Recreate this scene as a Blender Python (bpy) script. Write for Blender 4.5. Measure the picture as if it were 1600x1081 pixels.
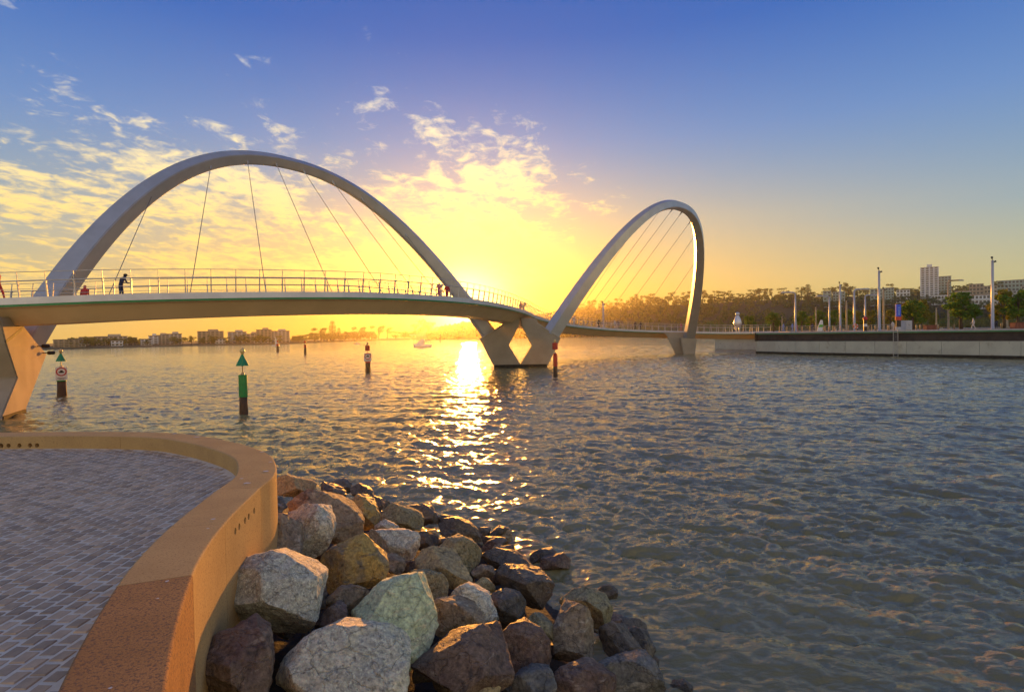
import bpy, bmesh, math, random
import numpy as np
from mathutils import Vector, Matrix, noise as mnoise
for o in list(bpy.data.objects): bpy.data.objects.remove(o)
sc = bpy.context.scene
COL = sc.collection
R = math.radians
# ------------------------------------------------------------------ camera
IW, IH, F = 1600., 1081., 900.
EYE = np.array([0., 0., 4.0])
_p = math.atan((524. - IH/2)/F); _r = R(1.0)
FW = np.array([0, math.cos(_p), math.sin(_p)])
_rt = np.array([1., 0, 0]); _up = np.cross(_rt, FW)
RT = math.cos(_r)*_rt - math.sin(_r)*_up
UP = math.sin(_r)*_rt + math.cos(_r)*_up
cam = bpy.data.objects.new('camera', bpy.data.cameras.new('camera'))
COL.objects.link(cam); sc.camera = cam
cam.data.sensor_width = 36; cam.data.lens = F/IW*36
cam.data.clip_start = 0.1; cam.data.clip_end = 20000
cam.matrix_world = Matrix([[RT[0], UP[0], -FW[0], EYE[0]], [RT[1], UP[1], -FW[1], EYE[1]],
                           [RT[2], UP[2], -FW[2], EYE[2]], [0, 0, 0, 1]])
def ray(px, py): return FW + (px-IW/2)/F*RT - (py-IH/2)/F*UP
def onz(px, py, z):                       # photo pixel -> point at height z
    d = ray(px, py); return EYE + d*((z-EYE[2])/d[2])
def ony(px, py, y):                       # photo pixel -> point on the plane Y = y
    d = ray(px, py); return EYE + d*((y-EYE[1])/d[1])
def onplane(px, py, p0, n):
    d = ray(px, py); return EYE + d*(((np.array(p0)-EYE)@n)/(d@n))
def proj(P):
    d = np.asarray(P, float)-EYE; z = d@FW
    return np.stack([IW/2+F*(d@RT)/z, IH/2-F*(d@UP)/z], -1)
# ------------------------------------------------------------------ sun, sky, exposure
SUN_AZ = math.atan((733-800)/F); SUN_EL = R(2.6)
SD = Vector((math.sin(SUN_AZ)*math.cos(SUN_EL), math.cos(SUN_AZ)*math.cos(SUN_EL), math.sin(SUN_EL)))
sl = bpy.data.lights.new('sun', 'SUN'); sl.energy = 2.0 * 0.9; sl.angle = R(0.6); sl.color = (1.0, 0.40, 0.06)
so = bpy.data.objects.new('sun', sl); COL.objects.link(so)
so.rotation_euler = (-SD).to_track_quat('-Z', 'Y').to_euler()
so.location = (0, 0, 60)
sc.view_settings.view_transform = 'Standard'; sc.view_settings.look = 'None'
sc.view_settings.gamma = 1; sc.view_settings.use_curve_mapping = False
sc.view_settings.exposure = 2.1
sc.cycles.use_denoising = True; sc.cycles.denoiser = 'OPENIMAGEDENOISE'
sc.cycles.max_bounces = 6; sc.cycles.volume_bounces = 0; sc.cycles.sample_clamp_indirect = 6
world = bpy.data.worlds.new('World'); sc.world = world; world.use_nodes = True
class G:
    """small node-graph helper"""
    def __init__(s, nt): s.nt = nt
    def n(s, t, **kw):
        x = s.nt.nodes.new(t)
        for k, v in kw.items(): setattr(x, k, v)
        return x
    def l(s, a, b): s.nt.links.new(a, b)
    def put(s, sock, v):
        if hasattr(v, 'is_output'): s.l(v, sock)
        elif v is not None:
            if hasattr(sock.default_value, '__len__') and not hasattr(v, '__len__'): v = (v,)*len(sock.default_value)
            if hasattr(sock.default_value, '__len__') and len(sock.default_value) == 4 and len(v) == 3: v = (*v, 1)
            sock.default_value = v
    def m(s, op, a, b=None, c=None, clamp=False):
        x = s.n('ShaderNodeMath', operation=op, use_clamp=clamp)
        for i, v in enumerate((a, b, c)):
            if v is not None: s.put(x.inputs[i], v)
        return x.outputs[0]
    def vm(s, op, a, b=None, c=None):
        x = s.n('ShaderNodeVectorMath', operation=op)
        for i, v in enumerate((a, b)):
            if v is not None: s.put(x.inputs[i], v)
        if c is not None: s.put(x.inputs['Scale'], c)
        return x.outputs['Value'] if op in ('DOT_PRODUCT', 'LENGTH') else x.outputs[0]
    def mix(s, f, a, b, bt='MIX'):
        x = s.n('ShaderNodeMix', data_type='RGBA', blend_type=bt, clamp_factor=True)
        s.put(x.inputs[0], f); s.put(x.inputs[6], a); s.put(x.inputs[7], b)
        return x.outputs[2]
    def ramp(s, f, stops, interp='LINEAR'):
        x = s.n('ShaderNodeValToRGB'); x.color_ramp.interpolation = interp
        e = x.color_ramp.elements
        while len(e) < len(stops): e.new(0.5)
        for q, (p, c) in zip(e, stops):
            q.position = p; q.color = (*c, 1) if hasattr(c, '__len__') else (c, c, c, 1)
        s.put(x.inputs[0], f); return x.outputs[0]
    def noise(s, vec, scale, detail=4, rough=0.5, dist=0, dim='3D', out=0):
        x = s.n('ShaderNodeTexNoise', noise_dimensions=dim)
        if vec is not None: s.l(vec, x.inputs['Vector'])
        x.inputs['Scale'].default_value = scale; x.inputs['Detail'].default_value = detail
        x.inputs['Roughness'].default_value = rough; x.inputs['Distortion'].default_value = dist
        return x.outputs[out]
    def rng(s, v, a, b, c=0, d=1, smooth=True):
        x = s.n('ShaderNodeMapRange', interpolation_type='SMOOTHSTEP' if smooth else 'LINEAR')
        s.put(x.inputs[0], v)
        for i, q in zip((1, 2, 3, 4), (a, b, c, d)): x.inputs[i].default_value = q
        return x.outputs[0]
def build_sky():
    g = G(world.node_tree); nt = g.nt
    bg = nt.nodes['Background']
    sky = g.n('ShaderNodeTexSky', sky_type='NISHITA', sun_disc=False)
    sky.sun_elevation = SUN_EL; sky.sun_rotation = SUN_AZ
    sky.air_density = 1; sky.dust_density = 1.5; sky.ozone_density = 4
    v = g.vm('NORMALIZE', g.n('ShaderNodeTexCoord').outputs['Generated'])
    sep = g.n('ShaderNodeSeparateXYZ'); g.l(v, sep.inputs[0]); vz = sep.outputs[2]
    el = g.m('MULTIPLY', g.m('ARCSINE', vz), 57.2958)
    elp = g.m('MAXIMUM', el, 0.0)
    lat = g.vm('DOT_PRODUCT', v, (math.cos(SUN_AZ), -math.sin(SUN_AZ), 0))
    fwd = g.vm('DOT_PRODUCT', v, (math.sin(SUN_AZ), math.cos(SUN_AZ), 0))
    az = g.m('MULTIPLY', g.m('ARCTAN2', lat, fwd), 57.2958)
    ang = g.m('MULTIPLY', g.m('ARCCOSINE', g.m('MINIMUM', g.vm('DOT_PRODUCT', v, tuple(SD)), 0.99999)), 57.2958)
    # clear twilight air by elevation
    base = g.ramp(g.m('DIVIDE', elp, 60.0), [(0, (.46, .48, .22)), (.07, (.35, .47, .33)), (.16, (.18, .35, .47)), (.30, (.115, .245, .53)),
                                    (.45, (.032, .130, .455)), (.62, (.012, .082, .385)), (1, (.035, .10, .31))])
    # warm scattering round the low sun, flattened along the horizon
    a2 = g.m('ADD', g.m('POWER', g.m('DIVIDE', g.m('ABSOLUTE', az), 40.0), 2.0), g.m('POWER', g.m('DIVIDE', elp, 14.0), 2.0))
    w1 = g.m('EXPONENT', g.m('MULTIPLY', a2, -1.0))
    warm = g.ramp(g.m('DIVIDE', elp, 30.0), [(0, (1.0, .42, .008)), (.12, (1.0, .51, .02)), (.35, (.98, .62, .12)), (.62, (.42, .46, .40)), (1, (.10, .24, .50))])
    c = g.mix(g.m('MULTIPLY', w1, 0.97), base, warm)
    w2 = g.m('EXPONENT', g.m('MULTIPLY', g.m('POWER', g.m('DIVIDE', ang, 25.0), 2.0), -1.0))
    c = g.mix(g.m('MULTIPLY', w2, 0.0), c, (.85, .72, .40))
    # peach glow added to the unseen sky behind, brightening faces toward the viewer
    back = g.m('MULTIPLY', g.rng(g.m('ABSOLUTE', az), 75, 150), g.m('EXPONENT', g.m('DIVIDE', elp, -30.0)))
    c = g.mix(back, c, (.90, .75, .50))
    # share of the physical sky
    nish = g.vm('SCALE', g.n('ShaderNodeGamma').outputs[0], None, 0.30)
    gam = [x for x in nt.nodes if x.bl_idname == 'ShaderNodeGamma'][0]; g.l(sky.outputs[0], gam.inputs[0]); gam.inputs[1].default_value = 0.45
    c = g.mix(0.05, c, nish)
    # thin high cloud, laid out on a flat layer overhead
    dz = g.m('ADD', g.m('MAXIMUM', vz, 0.0), 0.10)
    pl = g.vm('DIVIDE', v, g.n('ShaderNodeCombineXYZ').outputs[0])
    cx = [x for x in nt.nodes if x.bl_idname == 'ShaderNodeCombineXYZ'][0]
    for i in range(3): g.l(dz, cx.inputs[i])
    sp = g.n('ShaderNodeSeparateXYZ'); g.l(pl, sp.inputs[0])
    pc = g.n('ShaderNodeCombineXYZ'); g.l(sp.outputs[0], pc.inputs[0]); g.l(sp.outputs[1], pc.inputs[1]); pc.inputs[2].default_value = 3.7
    mp = g.n('ShaderNodeMapping'); g.l(pc.outputs[0], mp.inputs[0]); mp.inputs['Rotation'].default_value = (0, 0, R(-38)); mp.inputs['Scale'].default_value = (1.0, 0.55, 1)
    n1 = g.noise(mp.outputs[0], 1.7, 4, .55, .4)
    n2 = g.noise(mp.outputs[0], 7.5, 7, .62, .5)
    n3 = g.noise(pc.outputs[0], 14., 5, .6, .6)
    cover = g.m('ADD', g.rng(az, 0, 24, 0.06, -0.20), g.rng(az, 60, 110, 0, .26))  # last term adds unseen cloud behind the camera to brighten the foreground
    lowc = g.m('ADD', g.rng(el, 24, 10, -0.062, 0.055), g.rng(el, 27, 36, 0, .07))  # last term adds unseen cloud overhead to lift and pale the ambient light
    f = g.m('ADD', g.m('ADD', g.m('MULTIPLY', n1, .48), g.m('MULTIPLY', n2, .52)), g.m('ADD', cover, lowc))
    f = g.m('ADD', f, g.m('MULTIPLY', g.m('SUBTRACT', n3, .5), .34))
    dens = g.rng(f, .545, .72)
    dens = g.m('MULTIPLY', dens, g.rng(el, 0.5, 7, 0, 1))
    ccol = g.ramp(g.m('DIVIDE', elp, 34.0), [(0, (1.15, .66, .10)), (.30, (1.15, .82, .24)), (.52, (1.15, .95, .50)), (.75, (.92, .88, .74)), (1, (.75, .78, .78))])
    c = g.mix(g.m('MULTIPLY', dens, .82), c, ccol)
    # aureole of the sun itself
    sun1 = g.m('MULTIPLY', g.m('EXPONENT', g.m('MULTIPLY', g.m('POWER', g.m('DIVIDE', ang, 3.0), 2.0), -1.0)), 2.6)
    sun2 = g.m('MULTIPLY', g.m('EXPONENT', g.m('DIVIDE', ang, -5.0)), 0.20)
    halo = g.vm('SCALE', (1.0, .74, .30), None, g.m('ADD', sun1, sun2))
    c = g.vm('ADD', c, halo)
    c = g.vm('SCALE', c, None, 2.65)
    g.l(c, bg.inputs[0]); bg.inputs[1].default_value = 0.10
build_sky()
# ------------------------------------------------------------------ helpers
def tag(o, label=None, cat=None, group=None, kind=None):
    if label: o['label'] = label
    if cat: o['category'] = cat
    if group: o['group'] = group
    if kind: o['kind'] = kind
    return o
def empty(name, loc=(0, 0, 0), rz=0):
    o = bpy.data.objects.new(name, None); COL.objects.link(o)
    o.location = loc; o.rotation_euler = (0, 0, rz); o.empty_display_size = .2
    return o
def link(name, me, mat=None, parent=None, loc=None, rz=None):
    o = bpy.data.objects.new(name, me); COL.objects.link(o)
    if mat is not None and not me.materials: me.materials.append(mat)
    if parent: o.parent = parent
    if loc is not None: o.location = loc
    if rz is not None: o.rotation_euler = (0, 0, rz)
    return o
class MB:
    def __init__(s): s.v = []; s.f = []; s.mi = []; s.cur = 0
    def add(s, vs, fs):
        b = len(s.v); s.v += [tuple(float(q) for q in p) for p in vs]
        s.f += [tuple(b+i for i in f) for f in fs]; s.mi += [s.cur]*len(fs); return s
    def box(s, c, d, rz=0, ry=0):
        x, y, z = [q/2 for q in d]
        vs = [(i, j, k) for i in (-x, x) for j in (-y, y) for k in (-z, z)]
        if ry:
            ca, sa = math.cos(ry), math.sin(ry); vs = [(a*ca+e*sa, b, -a*sa+e*ca) for a, b, e in vs]
        ca, sa = math.cos(rz), math.sin(rz)
        vs = [(c[0]+a*ca-b*sa, c[1]+a*sa+b*ca, c[2]+e) for a, b, e in vs]
        return s.add(vs, [(0, 1, 3, 2), (4, 6, 7, 5), (0, 4, 5, 1), (2, 3, 7, 6), (0, 2, 6, 4), (1, 5, 7, 3)])
    def tube(s, pts, r, n=8, cap=True):
        pts = [np.asarray(p, float) for p in pts]; m = len(pts)
        rr = r if hasattr(r, '__len__') else [r]*m
        rings = []
        t0 = pts[1]-pts[0]; t0 /= np.linalg.norm(t0)
        a = np.cross(t0, (0, 0, 1.)) if abs(t0[2]) < .9 else np.cross(t0, (1., 0, 0)); a /= np.linalg.norm(a)
        vs = []
        for i, p in enumerate(pts):
            t = pts[min(i+1, m-1)]-pts[max(i-1, 0)]; t /= (np.linalg.norm(t)+1e-12)
            a = a-t*(a@t); a /= np.linalg.norm(a); b = np.cross(t, a)
            vs += [p+rr[i]*(a*math.cos(2*math.pi*k/n)+b*math.sin(2*math.pi*k/n)) for k in range(n)]
        fs = [(i*n+k, i*n+(k+1) % n, (i+1)*n+(k+1) % n, (i+1)*n+k) for i in range(m-1) for k in range(n)]
        if cap: fs += [tuple(range(n))[::-1], tuple((m-1)*n+k for k in range(n))]
        return s.add(vs, fs)
    def lathe(s, prof, c=(0, 0, 0), n=14):
        vs = []
        for r, z in prof: vs += [(c[0]+r*math.cos(2*math.pi*k/n), c[1]+r*math.sin(2*math.pi*k/n), c[2]+z) for k in range(n)]
        m = len(prof)
        fs = [(i*n+k, i*n+(k+1) % n, (i+1)*n+(k+1) % n, (i+1)*n+k) for i in range(m-1) for k in range(n)]
        fs += [tuple(range(n))[::-1], tuple((m-1)*n+k for k in range(n))]
        return s.add(vs, fs)
    def prism(s, poly, off):                 # polygon of 3-D points pushed along off
        n = len(poly); off = np.asarray(off, float)
        vs = [np.asarray(p, float) for p in poly]; vs += [p+off for p in vs]
        return s.add(vs, [tuple(range(n)), tuple(range(n, 2*n))[::-1]]+[(i, n+i, n+(i+1) % n, (i+1) % n) for i in range(n)])
    def mesh(s, name='mesh', smooth=False):
        me = bpy.data.meshes.new(name); me.from_pydata(s.v, [], s.f); me.update()
        if any(s.mi): me.polygons.foreach_set('material_index', s.mi)
        bm = bmesh.new(); bm.from_mesh(me); bmesh.ops.recalc_face_normals(bm, faces=bm.faces); bm.to_mesh(me); bm.free()
        if smooth: me.polygons.foreach_set('use_smooth', [True]*len(me.polygons))
        return me
    def build(s, name, mat, parent=None, smooth=False, bevel=0, loc=None, rz=None):
        me = s.mesh(name, smooth)
        if bevel:
            bm = bmesh.new(); bm.from_mesh(me)
            bmesh.ops.bevel(bm, geom=[e for e in bm.edges if e.calc_face_angle(0) > .5], offset=bevel, segments=2, affect='EDGES')
            bm.to_mesh(me); bm.free()
        for m in (mat if isinstance(mat, (list, tuple)) else [mat]): me.materials.append(m)
        return link(name, me, None, parent, loc, rz)
def copy_tree(o, parent=None):
    c = o.copy(); COL.objects.link(c)
    if parent: c.parent = parent
    for ch in list(o.children): copy_tree(ch, c)
    return c
# ------------------------------------------------------------------ materials
MATS = {}
def mat(name, c1, c2=None, rough=.6, metal=0, scale=3, detail=5, bump=0, bscale=None, spec=.5, c3=None, c3t=(.55, .7), c3s=None, coord='Object', stretch=None, rnd=0, extra=None, emit=None):
    if name in MATS: return MATS[name]
    m = bpy.data.materials.new(name); m.use_nodes = True; MATS[name] = m
    g = G(m.node_tree); b = m.node_tree.nodes['Principled BSDF']
    tc = g.n('ShaderNodeTexCoord').outputs[coord]
    if stretch:
        mp = g.n('ShaderNodeMapping'); g.l(tc, mp.inputs[0]); mp.inputs['Scale'].default_value = stretch; tc = mp.outputs[0]
    oi = g.n('ShaderNodeObjectInfo')
    tv = g.vm('ADD', tc, g.vm('SCALE', (17.3, 9.1, 5.7), None, oi.outputs['Random']))
    c2 = c2 or tuple(q*.8 for q in c1)
    n = g.noise(tv, scale, detail, .6)
    c = g.mix(g.rng(n, .35, .65), c1, c2)
    if c3:
        n3 = g.noise(tv, c3s or scale*2.7, 6, .65, .3)
        c = g.mix(g.rng(n3, *c3t), c, c3)
    if rnd:
        k = g.m('ADD', 1-rnd, g.m('MULTIPLY', oi.outputs['Random'], 2*rnd))
        c = g.vm('SCALE', c, None, k)
    g.put(b.inputs['Base Color'], c)
    g.put(b.inputs['Roughness'], g.m('ADD', rough-.08, g.m('MULTIPLY', n, .16)))
    b.inputs['Metallic'].default_value = metal; b.inputs['Specular IOR Level'].default_value = spec
    if bump:
        bp = g.n('ShaderNodeBump'); bp.inputs['Strength'].default_value = 1; bp.inputs['Distance'].default_value = bump
        g.l(g.noise(tv, bscale or scale*4, 7, .62), bp.inputs['Height']); g.l(bp.outputs[0], b.inputs['Normal'])
    if emit: b.inputs['Emission Color'].default_value = (*emit[:3], 1); b.inputs['Emission Strength'].default_value = emit[3]
    if extra: extra(g, b, tv, n)
    return m
# ------------------------------------------------------------------ water
def ocean(N, L, peak, kmax, rms, wind, seed, spread=7):
    r = np.random.default_rng(seed)
    k1 = np.fft.fftfreq(N, L/N)*2*np.pi; KX, KY = np.meshgrid(k1, k1, indexing='ij'); K = np.hypot(KX, KY); K[0, 0] = 1
    kp = 2*np.pi/peak
    S = K**-3.6*np.exp(-1.25*(kp/K)**2)
    cosd = (KX*wind[0]+KY*wind[1])/K
    S = S*(np.abs(cosd)**spread*np.where(cosd > 0, 1, .25)+.06)
    S *= np.exp(-(K/kmax)**4); S[0, 0] = 0
    h = (r.normal(size=(N, N))+1j*r.normal(size=(N, N)))*np.sqrt(S)
    z = np.fft.ifft2(h); s = rms/z.real.std()
    dx = np.fft.ifft2(-1j*KX/K*h).real*s; dy = np.fft.ifft2(-1j*KY/K*h).real*s
    return z.real*s, dx, dy
def samp(a, L, x, y):
    N = a.shape[0]; fx = (x/L % 1)*N; fy = (y/L % 1)*N
    i = fx.astype(int) % N; j = fy.astype(int) % N; u = fx-np.floor(fx); v = fy-np.floor(fy); i2 = (i+1) % N; j2 = (j+1) % N
    return a[i, j]*(1-u)*(1-v)+a[i2, j]*u*(1-v)+a[i, j2]*(1-u)*v+a[i2, j2]*u*v
def build_water():
    nr, na = 640, 760
    r = np.concatenate([5.0*np.exp(np.linspace(0, math.log(190/5.0), nr)), np.geomspace(191, 700, 170), np.geomspace(720, 6000, 30)]); nr = len(r)
    a = np.radians(np.linspace(-58, 56, na))
    Rr, A = np.meshgrid(r, a, indexing='ij')
    X = Rr*np.sin(A); Y = Rr*np.cos(A)
    wind = np.array([-.45, -.89])
    z = np.zeros_like(X); dx = np.zeros_like(X); dy = np.zeros_like(X)
    cell = np.maximum(np.gradient(r)[:, None]+0*A, Rr*(a[1]-a[0]))
    for (N, L, pk, km, rms, ang, seed, lim) in [(512, 47., 3.2, 16, .024, 10, 3, 1e9), (512, 19.3, 1.05, 42, .0185, -24, 5, .75), (512, 9.1, .36, 120, .0095, 30, 8, .16)]:
        ca, sa = math.cos(R(ang)), math.sin(R(ang)); w = np.array([wind[0]*ca-wind[1]*sa, wind[0]*sa+wind[1]*ca])
        h, hx, hy = ocean(N, L, pk, km, rms, w, seed)
        fade = np.clip(2-cell/(lim*.5), 0, 1) if lim < 1e8 else np.clip(1.6-cell/1.8, 0.25, 1)
        z += fade*samp(h, L, X, Y); dx += fade*1.25*samp(hx, L, X, Y); dy += fade*1.25*samp(hy, L, X, Y)
    calm = np.clip((Rr-3)/8, .55, 1)
    V = np.stack([X+dx*calm, Y+dy*calm, z*calm], -1).reshape(-1, 3)
    i = np.arange(nr-1)[:, None]*na+np.arange(na-1)[None]
    Fc = np.stack([i, i+na, i+na+1, i+1], -1).reshape(-1, 4)
    me = bpy.data.meshes.new('water')
    me.vertices.add(len(V)); me.vertices.foreach_set('co', V.ravel())
    me.loops.add(Fc.size); me.loops.foreach_set('vertex_index', Fc.ravel().astype(np.int32))
    me.polygons.add(len(Fc)); me.polygons.foreach_set('loop_start', np.arange(0, Fc.size, 4, dtype=np.int32))
    me.update(calc_edges=True); me.polygons.foreach_set('use_smooth', np.ones(len(Fc), bool))
    if me.polygons[0].normal.z < 0: me.flip_normals()
    m = bpy.data.materials.new('river_water'); m.use_nodes = True
    g = G(m.node_tree); b = m.node_tree.nodes['Principled BSDF']
    tc = g.n('ShaderNodeTexCoord').outputs['Object']
    mp = g.n('ShaderNodeMapping'); g.l(tc, mp.inputs[0]); mp.inputs['Rotation'].default_value = (0, 0, R(-25)); mp.inputs['Scale'].default_value = (1, 1.8, 1)
    silt = g.noise(tc, .12, 3, .5)
    g.put(b.inputs['Base Color'], g.mix(g.rng(silt, .35, .65), (.22, .185, .072), (.265, .222, .09)))
    b.inputs['Roughness'].default_value = .085; b.inputs['IOR'].default_value = 1.33; b.inputs['Specular IOR Level'].default_value = .9
    hgt = g.m('ADD', g.m('MULTIPLY', g.noise(mp.outputs[0], .42, 4, .6, .2), .26), g.m('ADD', g.m('MULTIPLY', g.noise(mp.outputs[0], 2.6, 6, .60, .3), .040), g.m('MULTIPLY', g.noise(mp.outputs[0], 7., 4, .6, .2), .006)))
    bp = g.n('ShaderNodeBump'); bp.inputs['Strength'].default_value = 1; bp.inputs['Distance'].default_value = 1.0
    g.l(hgt, bp.inputs['Height']); g.l(bp.outputs[0], b.inputs['Normal'])
    # flecks of foam close to the stones
    fl = g.m('MULTIPLY', g.rng(g.noise(tc, 5.5, 5, .6, .4), .70, .74), g.rng(g.noise(tc, .55, 2, .5), .56, .66))
    ms = g.n('ShaderNodeBsdfDiffuse'); ms.inputs[0].default_value = (.55, .50, .45, 1)
    sh = g.n('ShaderNodeMixShader'); g.l(fl, sh.inputs[0]); g.l(b.outputs[0], sh.inputs[1]); g.l(ms.outputs[0], sh.inputs[2])
    g.l(sh.outputs[0], m.node_tree.nodes['Material Output'].inputs[0])
    o = link('water', me, m); tag(o, 'choppy golden brown river water', kind='structure')
    # still river bed under it all
    return o
build_water()
# ------------------------------------------------------------------ bridge
STEEL = mat('arch_paint', (.50, .49, .48), (.44, .43, .42), rough=.34, metal=.55, scale=.6, bump=.003, bscale=1.2)
PIERC = mat('pier_paint', (.44, .37, .28), (.38, .32, .24), rough=.9, spec=.15, scale=.5, bump=.004, bscale=3)
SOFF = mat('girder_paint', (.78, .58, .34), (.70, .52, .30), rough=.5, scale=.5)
FASC = mat('fascia_paint', (.66, .65, .68), (.58, .57, .60), rough=.4, metal=.2, scale=.8)
GREEN = mat('green_strip', (.02, .24, .07), (.02, .18, .05), rough=.4, scale=1)
STAIN = mat('stainless', (.60, .57, .52), (.5, .47, .43), rough=.5, metal=.35, scale=4)
DECKM = mat('deck_planks', (.30, .25, .20), (.24, .20, .16), rough=.7, scale=2)
WIRE = mat('cable_steel', (.22, .20, .18), rough=.4, metal=.6)
JOINT = mat('dark_joint', (.03, .03, .03), rough=.8)
def catmull(P, n):
    P = np.asarray(P, float); P = np.vstack([2*P[0]-P[1], P, 2*P[-1]-P[-2]]); out = []
    for i in range(1, len(P)-2):
        for t in np.linspace(0, 1, n, endpoint=False):
            a, b, c, d = P[i-1:i+3]
            out.append(.5*((2*b)+(c-a)*t+(2*a-5*b+4*c-d)*t*t+(3*b-a-3*c+d)*t**3))
    out.append(P[-2]); return np.array(out)
def resample(P, step):
    d = np.r_[0, np.cumsum(np.linalg.norm(np.diff(P, axis=0), axis=1))]
    n = max(2, int(round(d[-1]/step))+1); s = np.linspace(0, d[-1], n)
    return np.stack([np.interp(s, d, P[:, k]) for k in range(P.shape[1])], -1)
EDGE = catmull([(-52, 29.6, 5.8), (-43, 29.6, 6.0), (-34.8, 30.1, 6.22), (-27.4, 30.9, 6.4), (-21.4, 32.5, 6.65), (-14.8, 36.2, 6.93), (-9, 40.8, 7.1), (-4.3, 48.6, 7.18), (-1.05, 58.5, 7.15), (1.75, 71.1, 6.95),
    (4.3, 83.5, 6.45), (9.2, 95.6, 5.75), (16.4, 104.2, 5.05), (24.3, 108.8, 4.55), (33.2, 111.0, 4.15), (42, 112.2, 3.88), (52, 112.4, 3.74)], 14)
EDGE = resample(EDGE, .75)
_t = np.gradient(EDGE, axis=0)[:, :2]; _t /= np.linalg.norm(_t, axis=1)[:, None]
LEFTN = np.stack([-_t[:, 1], _t[:, 0]], -1)
def deck_at(i, off, dz=0): return np.r_[EDGE[i, :2]+LEFTN[i]*off, EDGE[i, 2]+dz]
WD = 5.4
def sweep(sec, name, m, parent, closed=True, smooth=False, idx=None):
    b = MB(); n = len(sec); ii = range(len(EDGE)) if idx is None else idx
    vs = [deck_at(i, o, z) for i in ii for (o, z) in sec]; k = len(vs)//n
    fs = [(i*n+j, i*n+(j+1) % n, (i+1)*n+(j+1) % n, (i+1)*n+j) for i in range(k-1) for j in range(n if closed else n-1)]
    if closed: fs += [tuple(range(n))[::-1], tuple((k-1)*n+j for j in range(n))]
    b.add(vs, fs); return b.build(name, m, parent, smooth)
bridge = empty('arch_footbridge', (1.2, 73, 0))
def bparent(o):
    o.parent = bridge; o.matrix_parent_inverse = Matrix.Translation((-1.2, -73, 0)); return o
sweep([(.02, 0), (WD-.02, 0), (WD-.02, -.10), (.02, -.10)], 'deck', DECKM, None)
bparent(bpy.data.objects['deck'])
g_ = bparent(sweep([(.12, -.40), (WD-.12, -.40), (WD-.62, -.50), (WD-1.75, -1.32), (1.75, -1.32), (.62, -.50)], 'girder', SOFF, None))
for s_, a_, b_ in ((0, -.03, .10), (1, WD-.10, WD+.03)):
    bparent(sweep([(a_, .07), (b_, .07), (b_, -.30), (a_, -.30)], 'fascia', FASC, None))
    bparent(sweep([(a_+(.03 if s_ == 0 else 0), -.30), (b_-(0 if s_ == 0 else .03), -.30), (b_-(0 if s_ == 0 else .03), -.415), (a_+(.03 if s_ == 0 else 0), -.415)], 'green_strip', GREEN, None))
# arches
def arch_pts(par, us):
    ax, ay, bx, by, s, h, p = par; us = np.asarray(us, float)
    z = h*(1-np.abs(2*us-1)**p); A = np.array([ax, ay]); B = np.array([bx, by]); d = (B-A)/np.linalg.norm(B-A); l = np.array([-d[1], d[0]])
    return np.c_[A+(B-A)*us[:, None]+l*(s*z/h)[:, None], z]
NEARA = (-31.28, 34.23, -.31, 74.03, 8.42, 21.86, 2.23)
FARA = (2.34, 72.27, 33.13, 109.79, -9.55, 22.38, 2.27)
def arch(par, side, za, zb, wk):
    u_of = lambda z: .5*(1-(1-z/par[5])**(1/par[6]))
    us = np.linspace(u_of(za), 1-u_of(zb), 121)
    P = arch_pts(par, us); T = np.gradient(P, axis=0); T /= np.linalg.norm(T, axis=1)[:, None]
    A = np.array([par[0], par[1], 0]); B = np.array([par[2], par[3], 0]); top = arch_pts(par, [.5])[0]
    N = np.cross(B-A, top-(A+B)/2); N /= np.linalg.norm(N)          # normal of the arch's plane
    b = MB(); vs = []
    for p, t, u in zip(P, T, us):
        M = np.cross(N, t); M /= np.linalg.norm(M)
        if M[2] < 0 and abs(u-.5) < .2: M = -M
        M = M if M@(p-(A+B)/2) > 0 else -M
        q = abs(2*u-1)**1.6; k_ = .53+wk*q
        sec = [(.58*k_, 1.3*k_), (1.3*k_, -.1*k_), (.14*k_, -1.12*k_), (-.14*k_, -1.12*k_), (-1.3*k_, -.1*k_), (-.58*k_, 1.3*k_)]
        vs += [p+N*a+M*e for a, e in sec]
    n = 6; k = len(us)
    fs = [(i*n+j, i*n+(j+1) % n, (i+1)*n+(j+1) % n, (i+1)*n+j) for i in range(k-1) for j in range(n)]+[tuple(range(n)), tuple((k-1)*n+j for j in range(n))]
    b.add(vs, fs)
    me = b.mesh('arch'); bm = bmesh.new(); bm.from_mesh(me)
    ridge = [e for e in bm.edges if e.calc_face_angle(0) > .3 and abs((e.verts[0].index//n)-(e.verts[1].index//n)) == 1]
    bmesh.ops.bevel(bm, geom=ridge, offset=.05, segments=2, affect='EDGES'); bm.to_mesh(me); bm.free()
    me.materials.append(STEEL); o = bparent(link('arch', me))
    return o, N
archN, NN = arch(NEARA, 1, 3.3, 3.9, .34); archF, NF = arch(FARA, -1, 3.9, 2.3, .44)
archN['label'] = 'near silver arch leaning away over the harbour mouth'; archF['label'] = 'far silver arch leaning the other way'
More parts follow.
